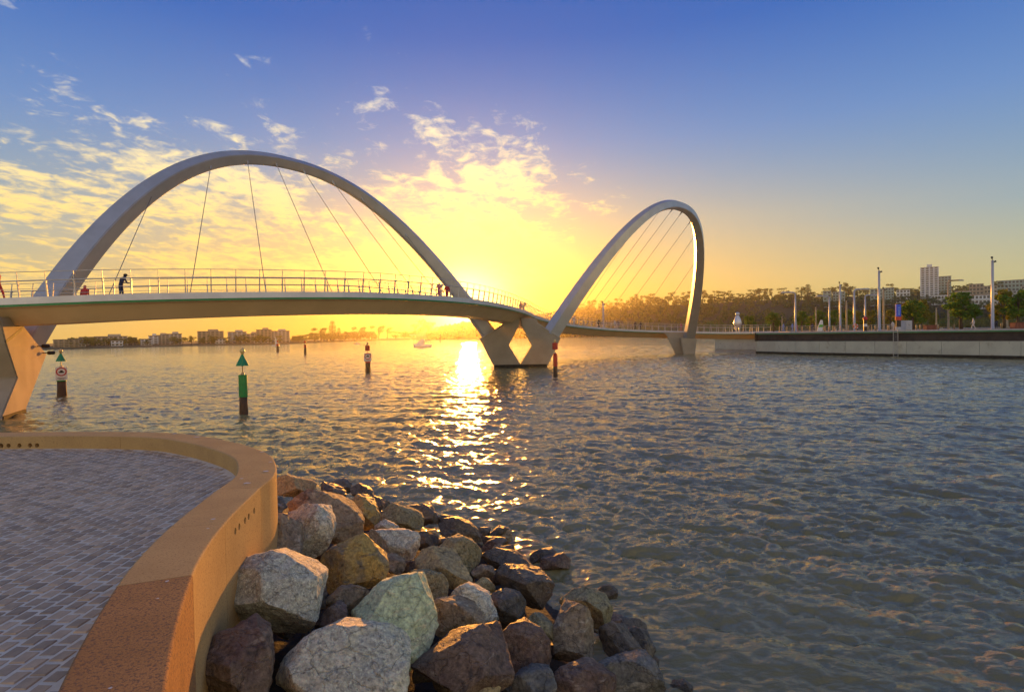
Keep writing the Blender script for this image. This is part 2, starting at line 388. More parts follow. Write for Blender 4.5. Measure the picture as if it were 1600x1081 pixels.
# hangers
PE = proj(EDGE)
def hangers(par, N, o, tops, bots, off, us_rng):
    us = np.linspace(*us_rng, 600); P = arch_pts(par, us); Q = proj(P)
    dk = np.array([deck_at(i, off, .1) for i in range(len(EDGE))]); DQ = proj(dk)
    for (tx, ty), (bx, by), rng in zip(tops, bots, [None]*len(tops)):
        i = np.argmin(np.hypot(Q[:, 0]-tx, Q[:, 1]-ty)); p = P[i]
        ok = np.where(dk[:, 1] < 70)[0] if par is NEARA else np.where(dk[:, 1] > 78)[0]
        j = ok[np.argmin(np.abs(DQ[ok, 0]-bx))]
        q = dk[j]; d = (q-p)/np.linalg.norm(q-p)
        p1 = p+d*.45
        b = MB(); b.tube([p1, p+d*1.25], [.13, .05], 8); br = bparent(b.build('cable_bracket', STEEL))
        b = MB(); b.tube([p+d*1.2, q], .027, 6); c = b.build('cable', WIRE); bparent(c)
hangers(NEARA, NN, archN, [(246, 300), (331, 258), (386, 249), (430, 252), (472, 262), (516, 280), (560, 305), (628, 360)],
        [(160, 0), (298, 0), (413, 0), (522, 0), (606, 0), (660, 0), (696, 0), (722, 0)], WD-.15, (.08, .92))
hangers(FARA, NF, archF, [(1000, 342), (1036, 324), (1055, 321), (1068, 328), (1080, 342), (1089, 362), (1094, 400)],
        [(892, 0), (900, 0), (916, 0), (935, 0), (958, 0), (986, 0), (1016, 0)], .15, (.08, .92))
# railings: posts leaning out, three rails each side
def railing(off, sgn):
    pts = resample(EDGE[2:-2], 1.55)
    b = MB(); b.box((0, 0, .46), (.06, .10, .92)); b.box((0, 0, 1.16), (.028, .045, .52)); b.box((0, 0, .93), (.09, .16, .05))
    me = b.mesh('post'); me.materials.append(STAIN)
    d = np.r_[0, np.cumsum(np.linalg.norm(np.diff(EDGE[:, :2], axis=0), axis=1))]
    d2 = np.linspace(d[2], d[-3], int((d[-3]-d[2])/1.32))
    for s in d2:
        i = min(len(EDGE)-2, np.searchsorted(d, s)-1); f = (s-d[i])/(d[i+1]-d[i])
        p = deck_at(i, off)*(1-f)+deck_at(i+1, off)*f
        t = EDGE[i+1]-EDGE[i]; o = link('railing_post', me, None); bparent(o)
        o.location = tuple(p); o.rotation_euler = (sgn*R(9), 0, math.atan2(t[1], t[0]))
    for z, r in ((1.42, .022), (.95, .038), (.52, .014), (.22, .014)):
        k = -sgn*math.tan(R(9))*z
        b = MB(); b.tube([deck_at(i, off+k, z) for i in range(2, len(EDGE)-2)], r, 6); bparent(b.build('handrail' if z > .9 else 'rail_wire', STAIN))
railing(.12, 1); railing(WD-.12, -1)
# piers
def pier(pts, off, joint=None, m=PIERC):
    b = MB(); b.prism(pts, off); o = bparent(b.build('pier', m, bevel=.06)); return o
Yp = 71.6
L_ = [ony(x, y, Yp) for x, y in [(774, 577), (749.5, 530), (784, 509.6), (787, 496), (812.2, 497), (811, 508), (795, 539.5), (812.8, 569.5), (812.8, 577)]]
R_ = [ony(x, y, Yp) for x, y in [(813.2, 577), (813.2, 569.5), (831, 540.5), (815, 508), (814, 497), (838, 497), (841, 506.6), (876, 529), (853, 577)]]
pier(L_, (0, 2.7, 0)); pier(R_, (0, 2.7, 0))
b = MB(); b.box(((L_[0][0]+R_[-1][0])/2, Yp+1.35, .12), (R_[-1][0]-L_[0][0]+.25, 3.1, .5)); bparent(b.build('pier_footing', mat('wet_footing', (.07, .06, .045), (.04, .035, .03), rough=.85, spec=.1, scale=3)))
for a_, c_ in (((748.5, 530.5), (785, 508.6)), ((839.5, 505.4), (877, 529.3))):
    p, q = ony(*a_, Yp-.03), ony(*c_, Yp-.03)
    b = MB(); b.prism([p, q, q+(0, 0, .09), p+(0, 0, .09)], (0, 2.76, 0)); bparent(b.build('pier_joint', STAIN))
# pier under the near arch's landward foot
n0, f0 = onz(5, 646.5, 0), onz(39, 635.7, 0); dirv = (f0-n0)/np.linalg.norm(f0-n0); nrm = np.array([dirv[1], -dirv[0], 0])
n0 = n0+nrm*.9; f0 = f0+nrm*.9
pp = lambda x, y: onplane(x, y, n0, nrm)
poly = [pp(x, y) for x, y in [(-1, 660), (38, 647), (73.5, 553), (55, 531.6), (36, 507), (34, 494), (-2, 496), (3, 508), (10, 536.6), (27.5, 590)]]
pier(poly, -nrm*2.4)
p, q = onplane(10, 536, n0+nrm*.012, nrm), onplane(37.5, 513.5, n0+nrm*.012, nrm)
b = MB(); b.prism([p, q, q+(0, 0, .16), p+(0, 0, .16)], -nrm*.03); bparent(b.build('pier_joint', JOINT))
b = MB(); e0, e1 = pp(4.5, 650.5), pp(39, 639.5); b.prism([e0+nrm*.05-dirv*.06-(0, 0, 1.2), e1+nrm*.05+dirv*.06-(0, 0, 1.2), e1+nrm*.05+dirv*.06+(0, 0, .02), e0+nrm*.05-dirv*.06+(0, 0, .02)], -nrm*2.5); bparent(b.build('pier_footing', MATS['wet_footing']))
for (x, y) in ((58, 541), (67, 551.5)):                         # floodlights on short rods
    p = pp(x, y); b = MB(); b.tube([p-nrm*.02, p+nrm*.35], .035, 6); b.tube([p+nrm*.30+dirv*-.05, p+nrm*.50+dirv*.28], .12, 8); bparent(b.build('floodlight', JOINT))
# far pier
Yf = 108.6
P1 = [ony(x, y, Yf) for x, y in [(1036, 519), (1071.5, 519), (1070.5, 531), (1069, 553.5), (1055, 553.5), (1041.5, 524)]]
pier(P1, (.9, 3.0, 0))
P2 = [ony(x, y, 106.9) for x, y in [(1064, 528), (1089, 528), (1086, 554), (1068, 554)]]
pier(P2, (.3, 2.9, 0))
tag(bridge, 'silver twin arch footbridge with curved deck crossing the harbour mouth', 'bridge')
# ------------------------------------------------------------------ plaza, wall, bank
PZ, WT = 2.30, 2.50
OUT = [(-30, 9.9), (-22, 10.0), (-15, 9.95), (-11, 9.88), (-8.75, 9.79), (-7.06, 9.71), (-5.6, 9.42), (-4.65, 8.88), (-3.74, 8.12), (-3.18, 7.48), (-2.80, 6.76), (-2.64, 6.28), (-2.57, 5.75), (-2.40, 4.78), (-2.20, 4.02), (-1.98, 3.44), (-1.75, 2.92), (-1.50, 2.42), (-1.20, 1.85), (-.8, 1.15), (-.3, .4), (.3, -.6), (.9, -2.0)]
OUTC = resample(catmull(OUT, 12), .06)
_t = np.gradient(OUTC, axis=0); _t /= np.linalg.norm(_t, axis=1)[:, None]
OUTN = np.stack([-_t[:, 1], _t[:, 0]], -1)            # points away from the plaza (towards the water)
if OUTN[len(OUTN)//2][0] < 0: OUTN = -OUTN
WW = .42
INC = OUTC-OUTN*WW
GRAN = mat('granite_smooth', (.56, .36, .15), (.49, .31, .13), rough=.85, spec=.15, scale=1.6, bump=.003, bscale=160, c3=(.30, .17, .08), c3t=(.50, .70), c3s=70)
GRAN2 = mat('granite_coarse', (.42, .215, .085), (.34, .175, .07), rough=.9, spec=.15, scale=2.2, bump=.006, bscale=110, c3=(.17, .10, .07), c3t=(.48, .62), c3s=60)
def _wallstain(g, b, tv, n):
    pass
wall = empty('curved_seat_wall', (-2.5, 5.0, PZ))
def wparent(o):
    o.parent = wall; o.matrix_parent_inverse = Matrix.Translation((2.5, -5.0, -PZ)); return o
def near_idx(px, py):
    p = onz(px, py, WT); return int(np.argmin(np.hypot(OUTC[:, 0]-p[0], OUTC[:, 1]-p[1])))
cuts = [0, 140]+[near_idx(-10, 676), near_idx(228, 674), near_idx(372, 692), near_idx(433, 737), near_idx(403, 762), near_idx(350, 816), near_idx(299, 896), near_idx(250, 1110), len(OUTC)-1]
holes_out = None
def block(i0, i1, m, k):
    ii = list(range(i0, i1+1, 2)); 
    if ii[-1] != i1: ii.append(i1)
    e = .0025
    sec = [(0, WT-.012), (-.006, WT-.003), (-.014, WT), (-WW+.016, WT), (-WW+.005, WT-.005), (-WW, WT-.016), (-WW, PZ-.35), (-WW+.02, .9), (-WW+.02, -.4), (-.0, -.4), (0, PZ-.42), (0, PZ-.40)]
    vs = []
    for j, i in enumerate(ii):
        sh = e if j == 0 else (-e if j == len(ii)-1 else 0)
        base = OUTC[i]+_t[i]*sh
        vs += [(*(base+OUTN[i]*o), z) for o, z in sec]
    n = len(sec); kk = len(ii)
    fs = [(a*n+c, a*n+(c+1) % n, (a+1)*n+(c+1) % n, (a+1)*n+c) for a in range(kk-1) for c in range(n)]+[tuple(range(n)), tuple((kk-1)*n+c for c in range(n))]
    b = MB(); b.add(vs, fs); return wparent(b.build('wall_block', m))
blocks = []
for k in range(len(cuts)-1):
    blocks.append(block(cuts[k], cuts[k+1], GRAN2 if k >= len(cuts)-3 else GRAN, k))
# dark bedding line in the joints
JM = mat('joint_mortar', (.10, .075, .055), rough=.9, scale=20)
for c in cuts[1:-1]:
    b = MB(); o_, n_, t_ = OUTC[c], OUTN[c], _t[c]
    cc = o_-n_*(WW/2); b.box((cc[0], cc[1], (WT-.008-.3)/2), (.012, WW-.012, WT-.008+.3), math.atan2(t_[1], t_[0])); wparent(b.build('joint', JM))
# drain holes, cut into the blocks
def cut(block_o, cutters):
    b = MB()
    for p, d, r in cutters: b.tube([p-d*.12, p+d*.12], r, 16)
    me = b.mesh('cut'); co = bpy.data.objects.new('cut', me); COL.objects.link(co)
    md = block_o.modifiers.new('cut', 'BOOLEAN'); md.object = co; md.operation = 'DIFFERENCE'; md.solver = 'EXACT'
    bpy.context.view_layer.update()
    dg = bpy.context.evaluated_depsgraph_get()
    new = bpy.data.meshes.new_from_object(block_o.evaluated_get(dg)); old = block_o.data
    block_o.modifiers.clear(); block_o.data = new
    bpy.data.objects.remove(co); bpy.data.meshes.remove(old)
i0 = near_idx(366, 799)
hp = []
for k in range(5):
    i = near_idx(394-k*7.2, 771+k*7.6); q = np.array([*OUTC[i], WT-.165]); hp.append((q, np.array([*OUTN[i], 0]), .030))
bl = [bo for bo, (a, c) in zip(blocks, zip(cuts[:-1], cuts[1:]))]
def block_of(i): return blocks[max(0, np.searchsorted(cuts, i)-1)]
groups_ = {}
for q, d, r in hp:
    i = int(np.argmin(np.hypot(OUTC[:, 0]-q[0], OUTC[:, 1]-q[1]))); groups_.setdefault(block_of(i).name, []).append((q, d, r))
for px in (31, 44, 57, 70, 83):
    i = near_idx(px, 676); q = np.array([*INC[i], PZ+.05]); groups_.setdefault(block_of(i).name, []).append((q, np.array([*OUTN[i], 0]), .036))
for nm, lst in groups_.items(): cut(bpy.data.objects[nm], lst)
DARK = mat('hole_dark', (.012, .011, .010), rough=.95)
tag(wall, 'curved tan granite seat wall edging the paved plaza above the rocks', 'wall')
GUANO = mat('bird_dropping', (.62, .60, .55), (.50, .48, .44), rough=.9, scale=60)
for px, py, r in [(333, 811, .018), (325, 825.6, .012), (386, 754.7, .035), (377, 747.7, .018), (415, 736, .03), (422.7, 721.6, .02), (307.8, 682.6, .04), (261, 908, .012), (272.7, 677.5, .03), (409, 706, .025), (246, 935, .008), (172, 1075, .008)]:
    rr_ = random.Random(int(px)); p = onz(px, py, WT); b = MB()
    b.add([(p[0]+r*rr_.uniform(.5, 1.2)*math.cos(a)*1.3, p[1]+r*rr_.uniform(.5, 1.2)*math.sin(a), WT+.0025) for a in np.linspace(0, 2*math.pi, 12, endpoint=False)], [tuple(range(12))]); wparent(b.build('dropping', GUANO))
# ---- plaza bed and setts
poly = [tuple(p) for p in INC[::4]]
SETT = mat('sett_stone', (.52, .345, .20), (.42, .28, .165), rough=.62, scale=9, bump=.0025, bscale=60, rnd=.28, c3=(.36, .26, .18), c3t=(.55, .75), c3s=30)
def _isl(m):
    g = G(m.node_tree); b = m.node_tree.nodes['Principled BSDF']
    src = b.inputs['Base Color'].links[0].from_socket
    ge = g.n('ShaderNodeNewGeometry'); k = g.m('ADD', .72, g.m('MULTIPLY', ge.outputs['Random Per Island'], .56))
    oi = g.n('ShaderNodeObjectInfo')
    g.put(b.inputs['Base Color'], g.vm('SCALE', src, None, k))
GROUT = mat('grout', (.78, .66, .50), (.68, .57, .43), rough=.9, scale=14, bump=.004, bscale=90)
bedv = [(p[0], p[1], PZ-.005) for p in poly]+[(-2, -6, PZ-.005), (-30, -6, PZ-.005)]
b = MB(); b.add(bedv, [tuple(range(len(bedv)))])
plaza = b.build('plaza_paving', GROUT); tag(plaza, 'grey plaza paving of small stone setts with pale joints', kind='structure')
random.seed(4)
def inside(x, y, marg):
    d = np.hypot(INC[:, 0]-x, INC[:, 1]-y); i = int(np.argmin(d))
    s = (np.array([x, y])-INC[i])@OUTN[i]
    return s < -marg
def sett_mesh(w, l, seed):
    rr = random.Random(seed); j = lambda: rr.uniform(-.004, .004)
    bt = [(-w/2+j(), -l/2+j()), (w/2+j(), -l/2+j()), (w/2+j(), l/2+j()), (-w/2+j(), l/2+j())]
    vs = [(x, y, -.03) for x, y in bt]+[(x, y, -.006+rr.uniform(-.001, .001)) for x, y in bt]+[(x*.86, y*.88, rr.uniform(-.0015, .002)) for x, y in bt]
    fs = [(8, 9, 10, 11)]+[(i, (i+1) % 4, 4+(i+1) % 4, 4+i) for i in range(4)]+[(4+i, 4+(i+1) % 4, 8+(i+1) % 4, 8+i) for i in range(4)]
    return vs, fs
PX, PY = .102, .124
slots = []
nx0, nx1 = int(-16/PX), int(-.6/PX)
for i in range(nx0, nx1):
    for k in range(int(1.4/PY), int(10.2/PY)):
        x = i*PX+random.uniform(-.004, .004); y = (k+.5*(i % 2))*PY+random.uniform(-.006, .006)
        x += .02*math.sin(y*1.3)+.010*math.sin(y*4.1+x*.7); y += .012*math.sin(x*2.3)
        if x < -y*1.02-1.2: continue
        if not inside(x, y, .075): continue
        slots.append((x, y))
def vis_area(s):
    q = proj(np.array([s[0], s[1], PZ])); d = math.hypot(s[0], s[1])
    return d if (-20 < q[0] < 1620 and q[1] < 1100) else d+100
slots.sort(key=vis_area)
variants = []
for v in range(10):
    vs, fs = sett_mesh(PX-.019, PY-.020, v); b = MB(); b.add(vs, fs); me = b.mesh('sett'); me.materials.append(SETT); variants.append(me)
for (x, y) in slots[:300]:
    o = link('sett', random.choice(variants), None, plaza); o.location = (x, y, PZ+random.uniform(-.003, .003)); o.rotation_euler = (random.uniform(-.012, .012), random.uniform(-.012, .012), random.uniform(-.03, .03))
b = MB()
for q, (x, y) in enumerate(slots[300:]):
    vs, fs = sett_mesh(PX-.019, PY-.020, q); dz = random.uniform(-.003, .003); a, c = random.uniform(-.012, .012), random.uniform(-.012, .012)
    b.add([(x+p[0], y+p[1], PZ+dz+p[2]+p[0]*a+p[1]*c) for p in vs], fs)
SETT2 = SETT.copy(); SETT2.name = 'sett_stone_far'; _isl(SETT2)
rest = b.build('sett_field', SETT2, plaza); rest['kind'] = 'stuff'
# ---- bank under the boulders
def wall_dist(x, y): return float(np.min(np.hypot(OUTC[:, 0]-x, OUTC[:, 1]-y)))
_oc = OUTC[::3]; _on = OUTN[::3]
def bank_z(x, y):
    d = np.hypot(_oc[:, 0]-x, _oc[:, 1]-y); i = int(np.argmin(d)); s = (np.array([x, y])-_oc[i])@_on[i]
    dd = d[i] if s > 0 else -d[i]
    wl = 4.6+1.2*max(0, min(1, (y-5)/7))           # metres from wall to water
    return 1.50*(1-dd/wl)
xs = np.arange(-16, 6.01, .25); ys = np.arange(-3, 19.01, .25)
b = MB(); vs = []; fs = []
for x in xs:
    for y in ys:
        z = min(1.55, bank_z(x, y)-.42+.10*mnoise.noise(Vector((x*1.7, y*1.7, 0)))) if not inside(x, y, -.40) else .2
        vs.append((x, y, max(z, -1.2)))
n = len(ys)
fs = [(i*n+j, (i+1)*n+j, (i+1)*n+j+1, i*n+j+1) for i in range(len(xs)-1) for j in range(n-1)]
b.add(vs, fs)
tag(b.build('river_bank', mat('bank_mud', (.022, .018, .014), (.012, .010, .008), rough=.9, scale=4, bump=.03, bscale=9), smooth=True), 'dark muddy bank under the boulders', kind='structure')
# ------------------------------------------------------------------ boulders
def rockmat(name, c1, c2, c3, rough=.8, speck=None, sscale=90, veins=None, wet=0):
    wm = lambda c: None if c is None else (min(.8, c[0]*1.32), min(.8, c[1]*1.26), min(.8, c[2]*1.0))
    c1, c2, c3, speck, veins = map(wm, (c1, c2, c3, speck, veins))
    m = bpy.data.materials.new(name); m.use_nodes = True; MATS[name] = m
    g = G(m.node_tree); b = m.node_tree.nodes['Principled BSDF']
    oi = g.n('ShaderNodeObjectInfo'); tc = g.n('ShaderNodeTexCoord').outputs['Object']
    tv = g.vm('ADD', tc, g.vm('SCALE', (31.3, 19.1, 7.7), None, oi.outputs['Random']))
    n1 = g.noise(tv, 2.6, 5, .6, .5); n2 = g.noise(tv, 8, 7, .66, .4)
    c = g.mix(g.rng(n1, .40, .60), c1, c2)
    c = g.mix(g.rng(n2, .53, .66), c, c3)
    if speck:
        n3 = g.noise(tv, sscale, 3, .6, .0); c = g.mix(g.rng(n3, .52, .62), c, speck)
        n4 = g.noise(tv, sscale*.35, 4, .7); c = g.mix(g.m('MULTIPLY', g.rng(n4, .56, .64), .7), c, tuple(q*.35 for q in c1))
    if veins:
        mp = g.n('ShaderNodeMapping'); g.l(tv, mp.inputs[0]); mp.inputs['Rotation'].default_value = (.5, .7, .3); mp.inputs['Scale'].default_value = (1, 1, 5)
        n5 = g.noise(mp.outputs[0], 2.2, 6, .65, 1.2); c = g.mix(g.rng(n5, .55, .63), c, veins)
    n6 = g.noise(tv, 26, 6, .7); c = g.mix(.75, c, g.vm('SCALE', c, None, g.rng(n6, .3, .7, .30, 1.65, False)))
    g.put(b.inputs['Base Color'], c); g.put(b.inputs['Roughness'], g.m('ADD', rough-.12, g.m('MULTIPLY', n2, .22)))
    b.inputs['Specular IOR Level'].default_value = .5 if wet else .35
    bp = g.n('ShaderNodeBump'); bp.inputs['Distance'].default_value = .04; bp.inputs['Strength'].default_value = 1.0
    vo = g.n('ShaderNodeTexVoronoi', feature='DISTANCE_TO_EDGE'); g.l(g.vm('ADD', tv, g.vm('SCALE', g.noise(tv, 5, 4, .6, 0, '3D', 1), None, .22)), vo.inputs['Vector']); vo.inputs['Scale'].default_value = 4.2
    crack = g.rng(vo.outputs['Distance'], 0, .035, 0, .30)
    hgt = g.m('ADD', g.m('ADD', g.m('MULTIPLY', g.noise(tv, 14, 9, .68, .2), 1.0), crack), g.m('MULTIPLY', g.noise(tv, 75, 4, .65), .24))
    g.l(hgt, bp.inputs['Height']); g.l(bp.outputs[0], b.inputs['Normal'])
    return m
RM = {
 'grey': rockmat('rock_grey', (.52, .51, .47), (.42, .41, .37), (.26, .25, .23), speck=(.66, .64, .60)),
 'pale': rockmat('rock_pale', (.60, .56, .47), (.46, .45, .40), (.30, .31, .30), veins=(.66, .57, .43), speck=(.68, .64, .55), sscale=60),
 'green': rockmat('rock_green', (.52, .60, .44), (.46, .54, .40), (.36, .43, .32), veins=(.60, .60, .44)),
 'ochre': rockmat('rock_ochre', (.22, .19, .13), (.38, .28, .10), (.15, .14, .12), rough=.6),
 'brown': rockmat('rock_brown', (.24, .19, .145), (.31, .25, .19), (.14, .115, .095), veins=(.36, .31, .26)),
 'red': rockmat('rock_red', (.135, .090, .080), (.19, .135, .11), (.085, .066, .062), rough=.62, veins=(.23, .18, .16)),
 'dark': rockmat('rock_dark', (.085, .076, .068), (.13, .108, .088), (.05, .047, .045), rough=.5, wet=1, veins=(.17, .14, .11)),
 'slate': rockmat('rock_slate', (.115, .118, .125), (.17, .165, .16), (.07, .07, .075), rough=.6, veins=(.26, .25, .24)),
 'tan': rockmat('rock_tan', (.40, .32, .19), (.32, .26, .17), (.20, .17, .12)),
 'olive': rockmat('rock_olive', (.22, .20, .13), (.29, .25, .15), (.13, .115, .08), speck=(.33, .30, .22)),
}
CR = dict(A=(280, 680, 2.695), B=(600, 740, 3.1696), C=(330, 820, 4.143), D=(400, 700, 5.4036), E=(620, 840, 4.4875), F=(820, 860, 4.893))
ROCKS = [
 ('D', 'slate', 'dark slate boulder streaked white against the tip of the seat wall', [(145,35),(200,40),(290,90),(400,120),(490,122),(560,175),(585,215),(560,250),(470,275),(330,270),(195,240),(170,110)]),
 ('D', 'tan', 'low tan boulder lying just below the white streaked slate one', [(185,260),(250,228),(320,280),(470,295),(505,320),(490,360),(400,370),(300,430),(185,385)]),
 ('D', 'brown', 'broad brown mottled boulder sloping down behind the grey speckled block', [(300,480),(440,365),(520,370),(640,430),(800,540),(885,630),(880,700),(800,770),(650,800),(500,780),(360,640)]),
 ('D', 'grey', 'grey speckled block with flat top and dark underside near the wall bend', [(205,520),(280,490),(530,495),(620,630),(640,780),(560,880),(430,950),(350,900),(260,640)]),
 ('A', 'brown', 'upright ribbed brown boulder jammed against the wall under the drain holes', [(318,350),(370,320),(430,338),(470,400),(500,460),(505,530),(480,548),(430,515),(360,495),(325,450)]),
 ('C', 'grey', 'very large rounded grey speckled boulder standing against the seat wall', [(45,400),(90,290),(200,240),(300,205),(370,190),(470,215),(560,280),(650,350),(660,420),(655,520),(640,720),(540,815),(440,795),(340,740),(150,680),(60,580)]),
 ('C', 'ochre', 'peaked ochre stained boulder with a sharp sunlit ridge', [(665,270),(700,210),(850,120),(975,70),(1050,140),(1125,250),(1125,350),(1050,400),(900,405),(760,430),(690,360)]),
 ('C', 'green', 'large smooth pale green boulder with a pointed top', [(810,690),(900,600),(1010,500),(1110,390),(1190,345),(1310,335),(1340,420),(1360,490),(1425,590),(1445,690),(1380,800),(1250,940),(1200,890),(1000,780),(900,730)]),
 ('C', 'pale', 'large pale streaked boulder lying in front of the pale green one', [(380,1000),(480,910),(600,780),(690,700),(790,685),(950,715),(1120,820),(1200,890),(1235,960),(1225,1081),(1200,1200),(800,1260),(380,1200)]),
 ('C', 'red', 'dark red flat faced boulder at the foot of the seat wall', [(-40,800),(60,715),(180,700),(290,700),(350,780),(370,880),(360,1081),(330,1170),(100,1200),(-70,1150),(-70,900)]),
 ('C', 'brown', 'small grey brown stone wedged above the pale green boulder', [(740,480),(840,405),(960,405),(1050,450),(1000,520),(930,580),(840,610),(760,570)]),
 ('C', 'red', 'small reddish stone between the speckled giant and the pale green boulder', [(650,690),(740,560),(800,520),(870,590),(860,690),(740,740)]),
 ('C', 'dark', 'small dark stone tucked beside the speckled giant', [(640,380),(730,410),(745,460),(735,540),(660,560),(630,480)]),
 ('D', 'grey', 'long squared grey block with a flat sunlit top', [(900,730),(960,705),(1300,700),(1370,720),(1390,870),(1340,945),(1200,945),(1100,905),(960,830)]),
 ('D', 'ochre', 'ochre faced stone on the outer slope below the brown mottled boulder', [(750,470),(820,410),(920,430),(1010,530),(1050,600),(1000,680),(880,720),(800,600)]),
 ('D', 'olive', 'speckled olive wedge beside the squared grey block', [(1055,540),(1120,470),(1180,480),(1330,540),(1410,610),(1400,680),(1200,690),(1080,640)]),
 ('D', 'slate', 'small dark stone with a white splashed crown at the water side', [(590,300),(680,265),(760,262),(800,300),(795,390),(720,410),(630,350)]),
 ('D', 'dark', 'narrow dark brown slab behind the brown mottled boulder', [(490,300),(560,285),(680,360),(750,420),(745,480),(640,440),(520,370)]),
 ('D', 'dark', 'dark wet stone at the water line next to the white splashed one', [(790,330),(870,300),(960,350),(985,410),(920,430),(820,400)]),
 ('D', 'dark', 'small wet stone at the water line beyond the ochre faced one', [(930,420),(980,400),(1050,440),(1070,520),(1010,540)]),
 ('D', 'dark', 'upright dark wet stone at the water line by the olive wedge', [(1320,520),(1400,475),(1450,500),(1510,560),(1490,640),(1410,670),(1360,580)]),
 ('D', 'grey', 'small grey wedge under the ochre faced stone', [(1000,660),(1090,605),(1200,660),(1230,700),(1100,730),(990,720)]),
 ('D', 'dark', 'dark square stone at the end of the squared grey block', [(1375,700),(1460,705),(1485,810),(1400,850),(1370,780)]),
 ('D', 'brown', 'small brown stone under the squared grey block', [(1040,900),(1200,950),(1260,990),(1220,1070),(1110,1020)]),
 ('E', 'tan', 'long tan boulder tilted down toward the water with an orange lit spine', [(135,160),(180,85),(250,70),(330,140),(430,220),(525,310),(470,345),(380,335),(230,270),(140,225)]),
 ('E', 'olive', 'round speckled stone perched beyond the tilted tan boulder', [(310,60),(360,10),(470,0),(560,60),(615,140),(580,190),(500,235),(400,195),(320,120)]),
 ('E', 'dark', 'ridged weedy wet stone at the water line', [(590,120),(700,80),(800,100),(880,150),(990,240),(900,260),(780,220),(650,205)]),
 ('E', 'dark', 'massive dark brown slab overhanging a black gap at the water', [(715,230),(760,195),(880,230),(1000,270),(1095,330),(1080,400),(1010,500),(900,460),(740,370)]),
 ('E', 'olive', 'small peaked olive stone beside the dark slab', [(515,350),(600,285),(660,320),(705,375),(640,410),(570,410)]),
 ('E', 'dark', 'blocky dark stone under the overhanging slab', [(630,420),(720,380),(800,400),(890,430),(915,490),(890,570),(800,605),(700,580)]),
 ('E', 'grey', 'grey arched boulder behind the tan topped brown one', [(340,440),(400,380),(500,335),(580,380),(640,440),(680,540),(715,600),(690,670),(620,650),(540,560),(400,520)]),
 ('E', 'brown', 'brown boulder with a flat tan top beside the pale green one', [(235,470),(290,430),(340,440),(420,490),(540,520),(600,600),(650,690),(580,700),(450,700),(300,690),(240,590)]),
 ('E', 'olive', 'olive stone behind the top of the pale green boulder', [(95,245),(130,232),(310,255),(360,300),(350,400),(270,440),(200,460),(150,380)]),
 ('E', 'red', 'large dark boulder with an orange sunlit top in front of the brown ones', [(30,960),(210,830),(350,740),(500,655),(570,640),(640,720),(640,790),(720,870),(795,950),(780,1050),(600,1110),(230,1130),(50,1060)]),
 ('E', 'red', 'steep dark brown boulder with a pale seam down its face', [(715,720),(800,620),(900,600),(1000,640),(1060,720),(1080,900),(1060,970),(900,945),(760,920),(715,820)]),
 ('F', 'brown', 'tall dark brown boulder leaning on the grey green one by the water', [(200,690),(280,590),(350,480),(430,425),(520,470),(560,600),(570,800),(500,900),(300,900),(235,770)]),
 ('F', 'olive', 'rounded grey green boulder standing in the water edge', [(285,380),(380,310),(470,290),(560,350),(660,440),(720,540),(700,600),(560,620),(440,560),(330,480)]),
 ('F', 'dark', 'black wet angular boulder at the water with a bright slanted edge', [(565,600),(620,565),(690,565),(780,670),(900,780),(950,840),(850,850),(700,850),(590,800)]),
 ('F', 'dark', 'low brown wet stone awash beyond the black angular boulder', [(740,630),(860,605),(920,690),(1010,800),(960,840),(880,780),(790,700)]),
 ('F', 'slate', 'broad blue black boulder at the outer toe of the slope', [(520,910),(620,850),(730,820),(880,830),(1000,880),(1050,1000),(1070,1081),(1000,1170),(750,1200),(560,1130)]),
 ('F', 'red', 'mottled purple brown boulder beside the blue black one', [(230,960),(290,900),(470,875),(560,920),(680,1000),(780,1081),(760,1180),(500,1220),(250,1160)]),
 ('F', 'dark', 'tiny dark stone alone in the ripples', [(540,340),(600,270),(660,265),(705,300),(700,360),(600,385)]),
 ('F', 'slate', 'grey black veined stone beside the purple brown boulder', [(-90,990),(0,940),(80,950),(170,945),(230,990),(250,1081),(240,1160),(60,1190),(-90,1120)]),
 ('E', 'tan', 'orange topped stone showing only its crown by the pale streaked boulder', [(350,1090),(450,1030),(560,1020),(680,1030),(740,1081),(720,1160),(540,1190),(380,1150)]),
 ('E', 'brown', 'small brown stone in the gap below the ridged weedy one', [(520,240),(590,190),(660,200),(690,250),(640,290),(560,285)]),
 ('E', 'olive', 'olive stone half hidden behind the pale seamed boulder', [(900,565),(940,540),(1077,600),(1130,680),(1060,720),(960,660)]),
 ('B', 'dark', 'low dark stone awash beyond the round speckled one', [(250,235),(340,222),(430,265),(485,350),(420,360),(340,310),(270,280)]),
 ('A', 'dark', 'black stone in the gap between the wall and the dark red boulder', [(100,880),(170,830),(190,900),(140,960),(85,960)]),
]
def surf(px, py, up=.05):
    d = ray(px, py); t = 2.2
    while t < 30:
        p = EYE+d*t
        if p[2] <= bank_z(p[0], p[1])+up: return p
        t += .04
    return EYE+d*t
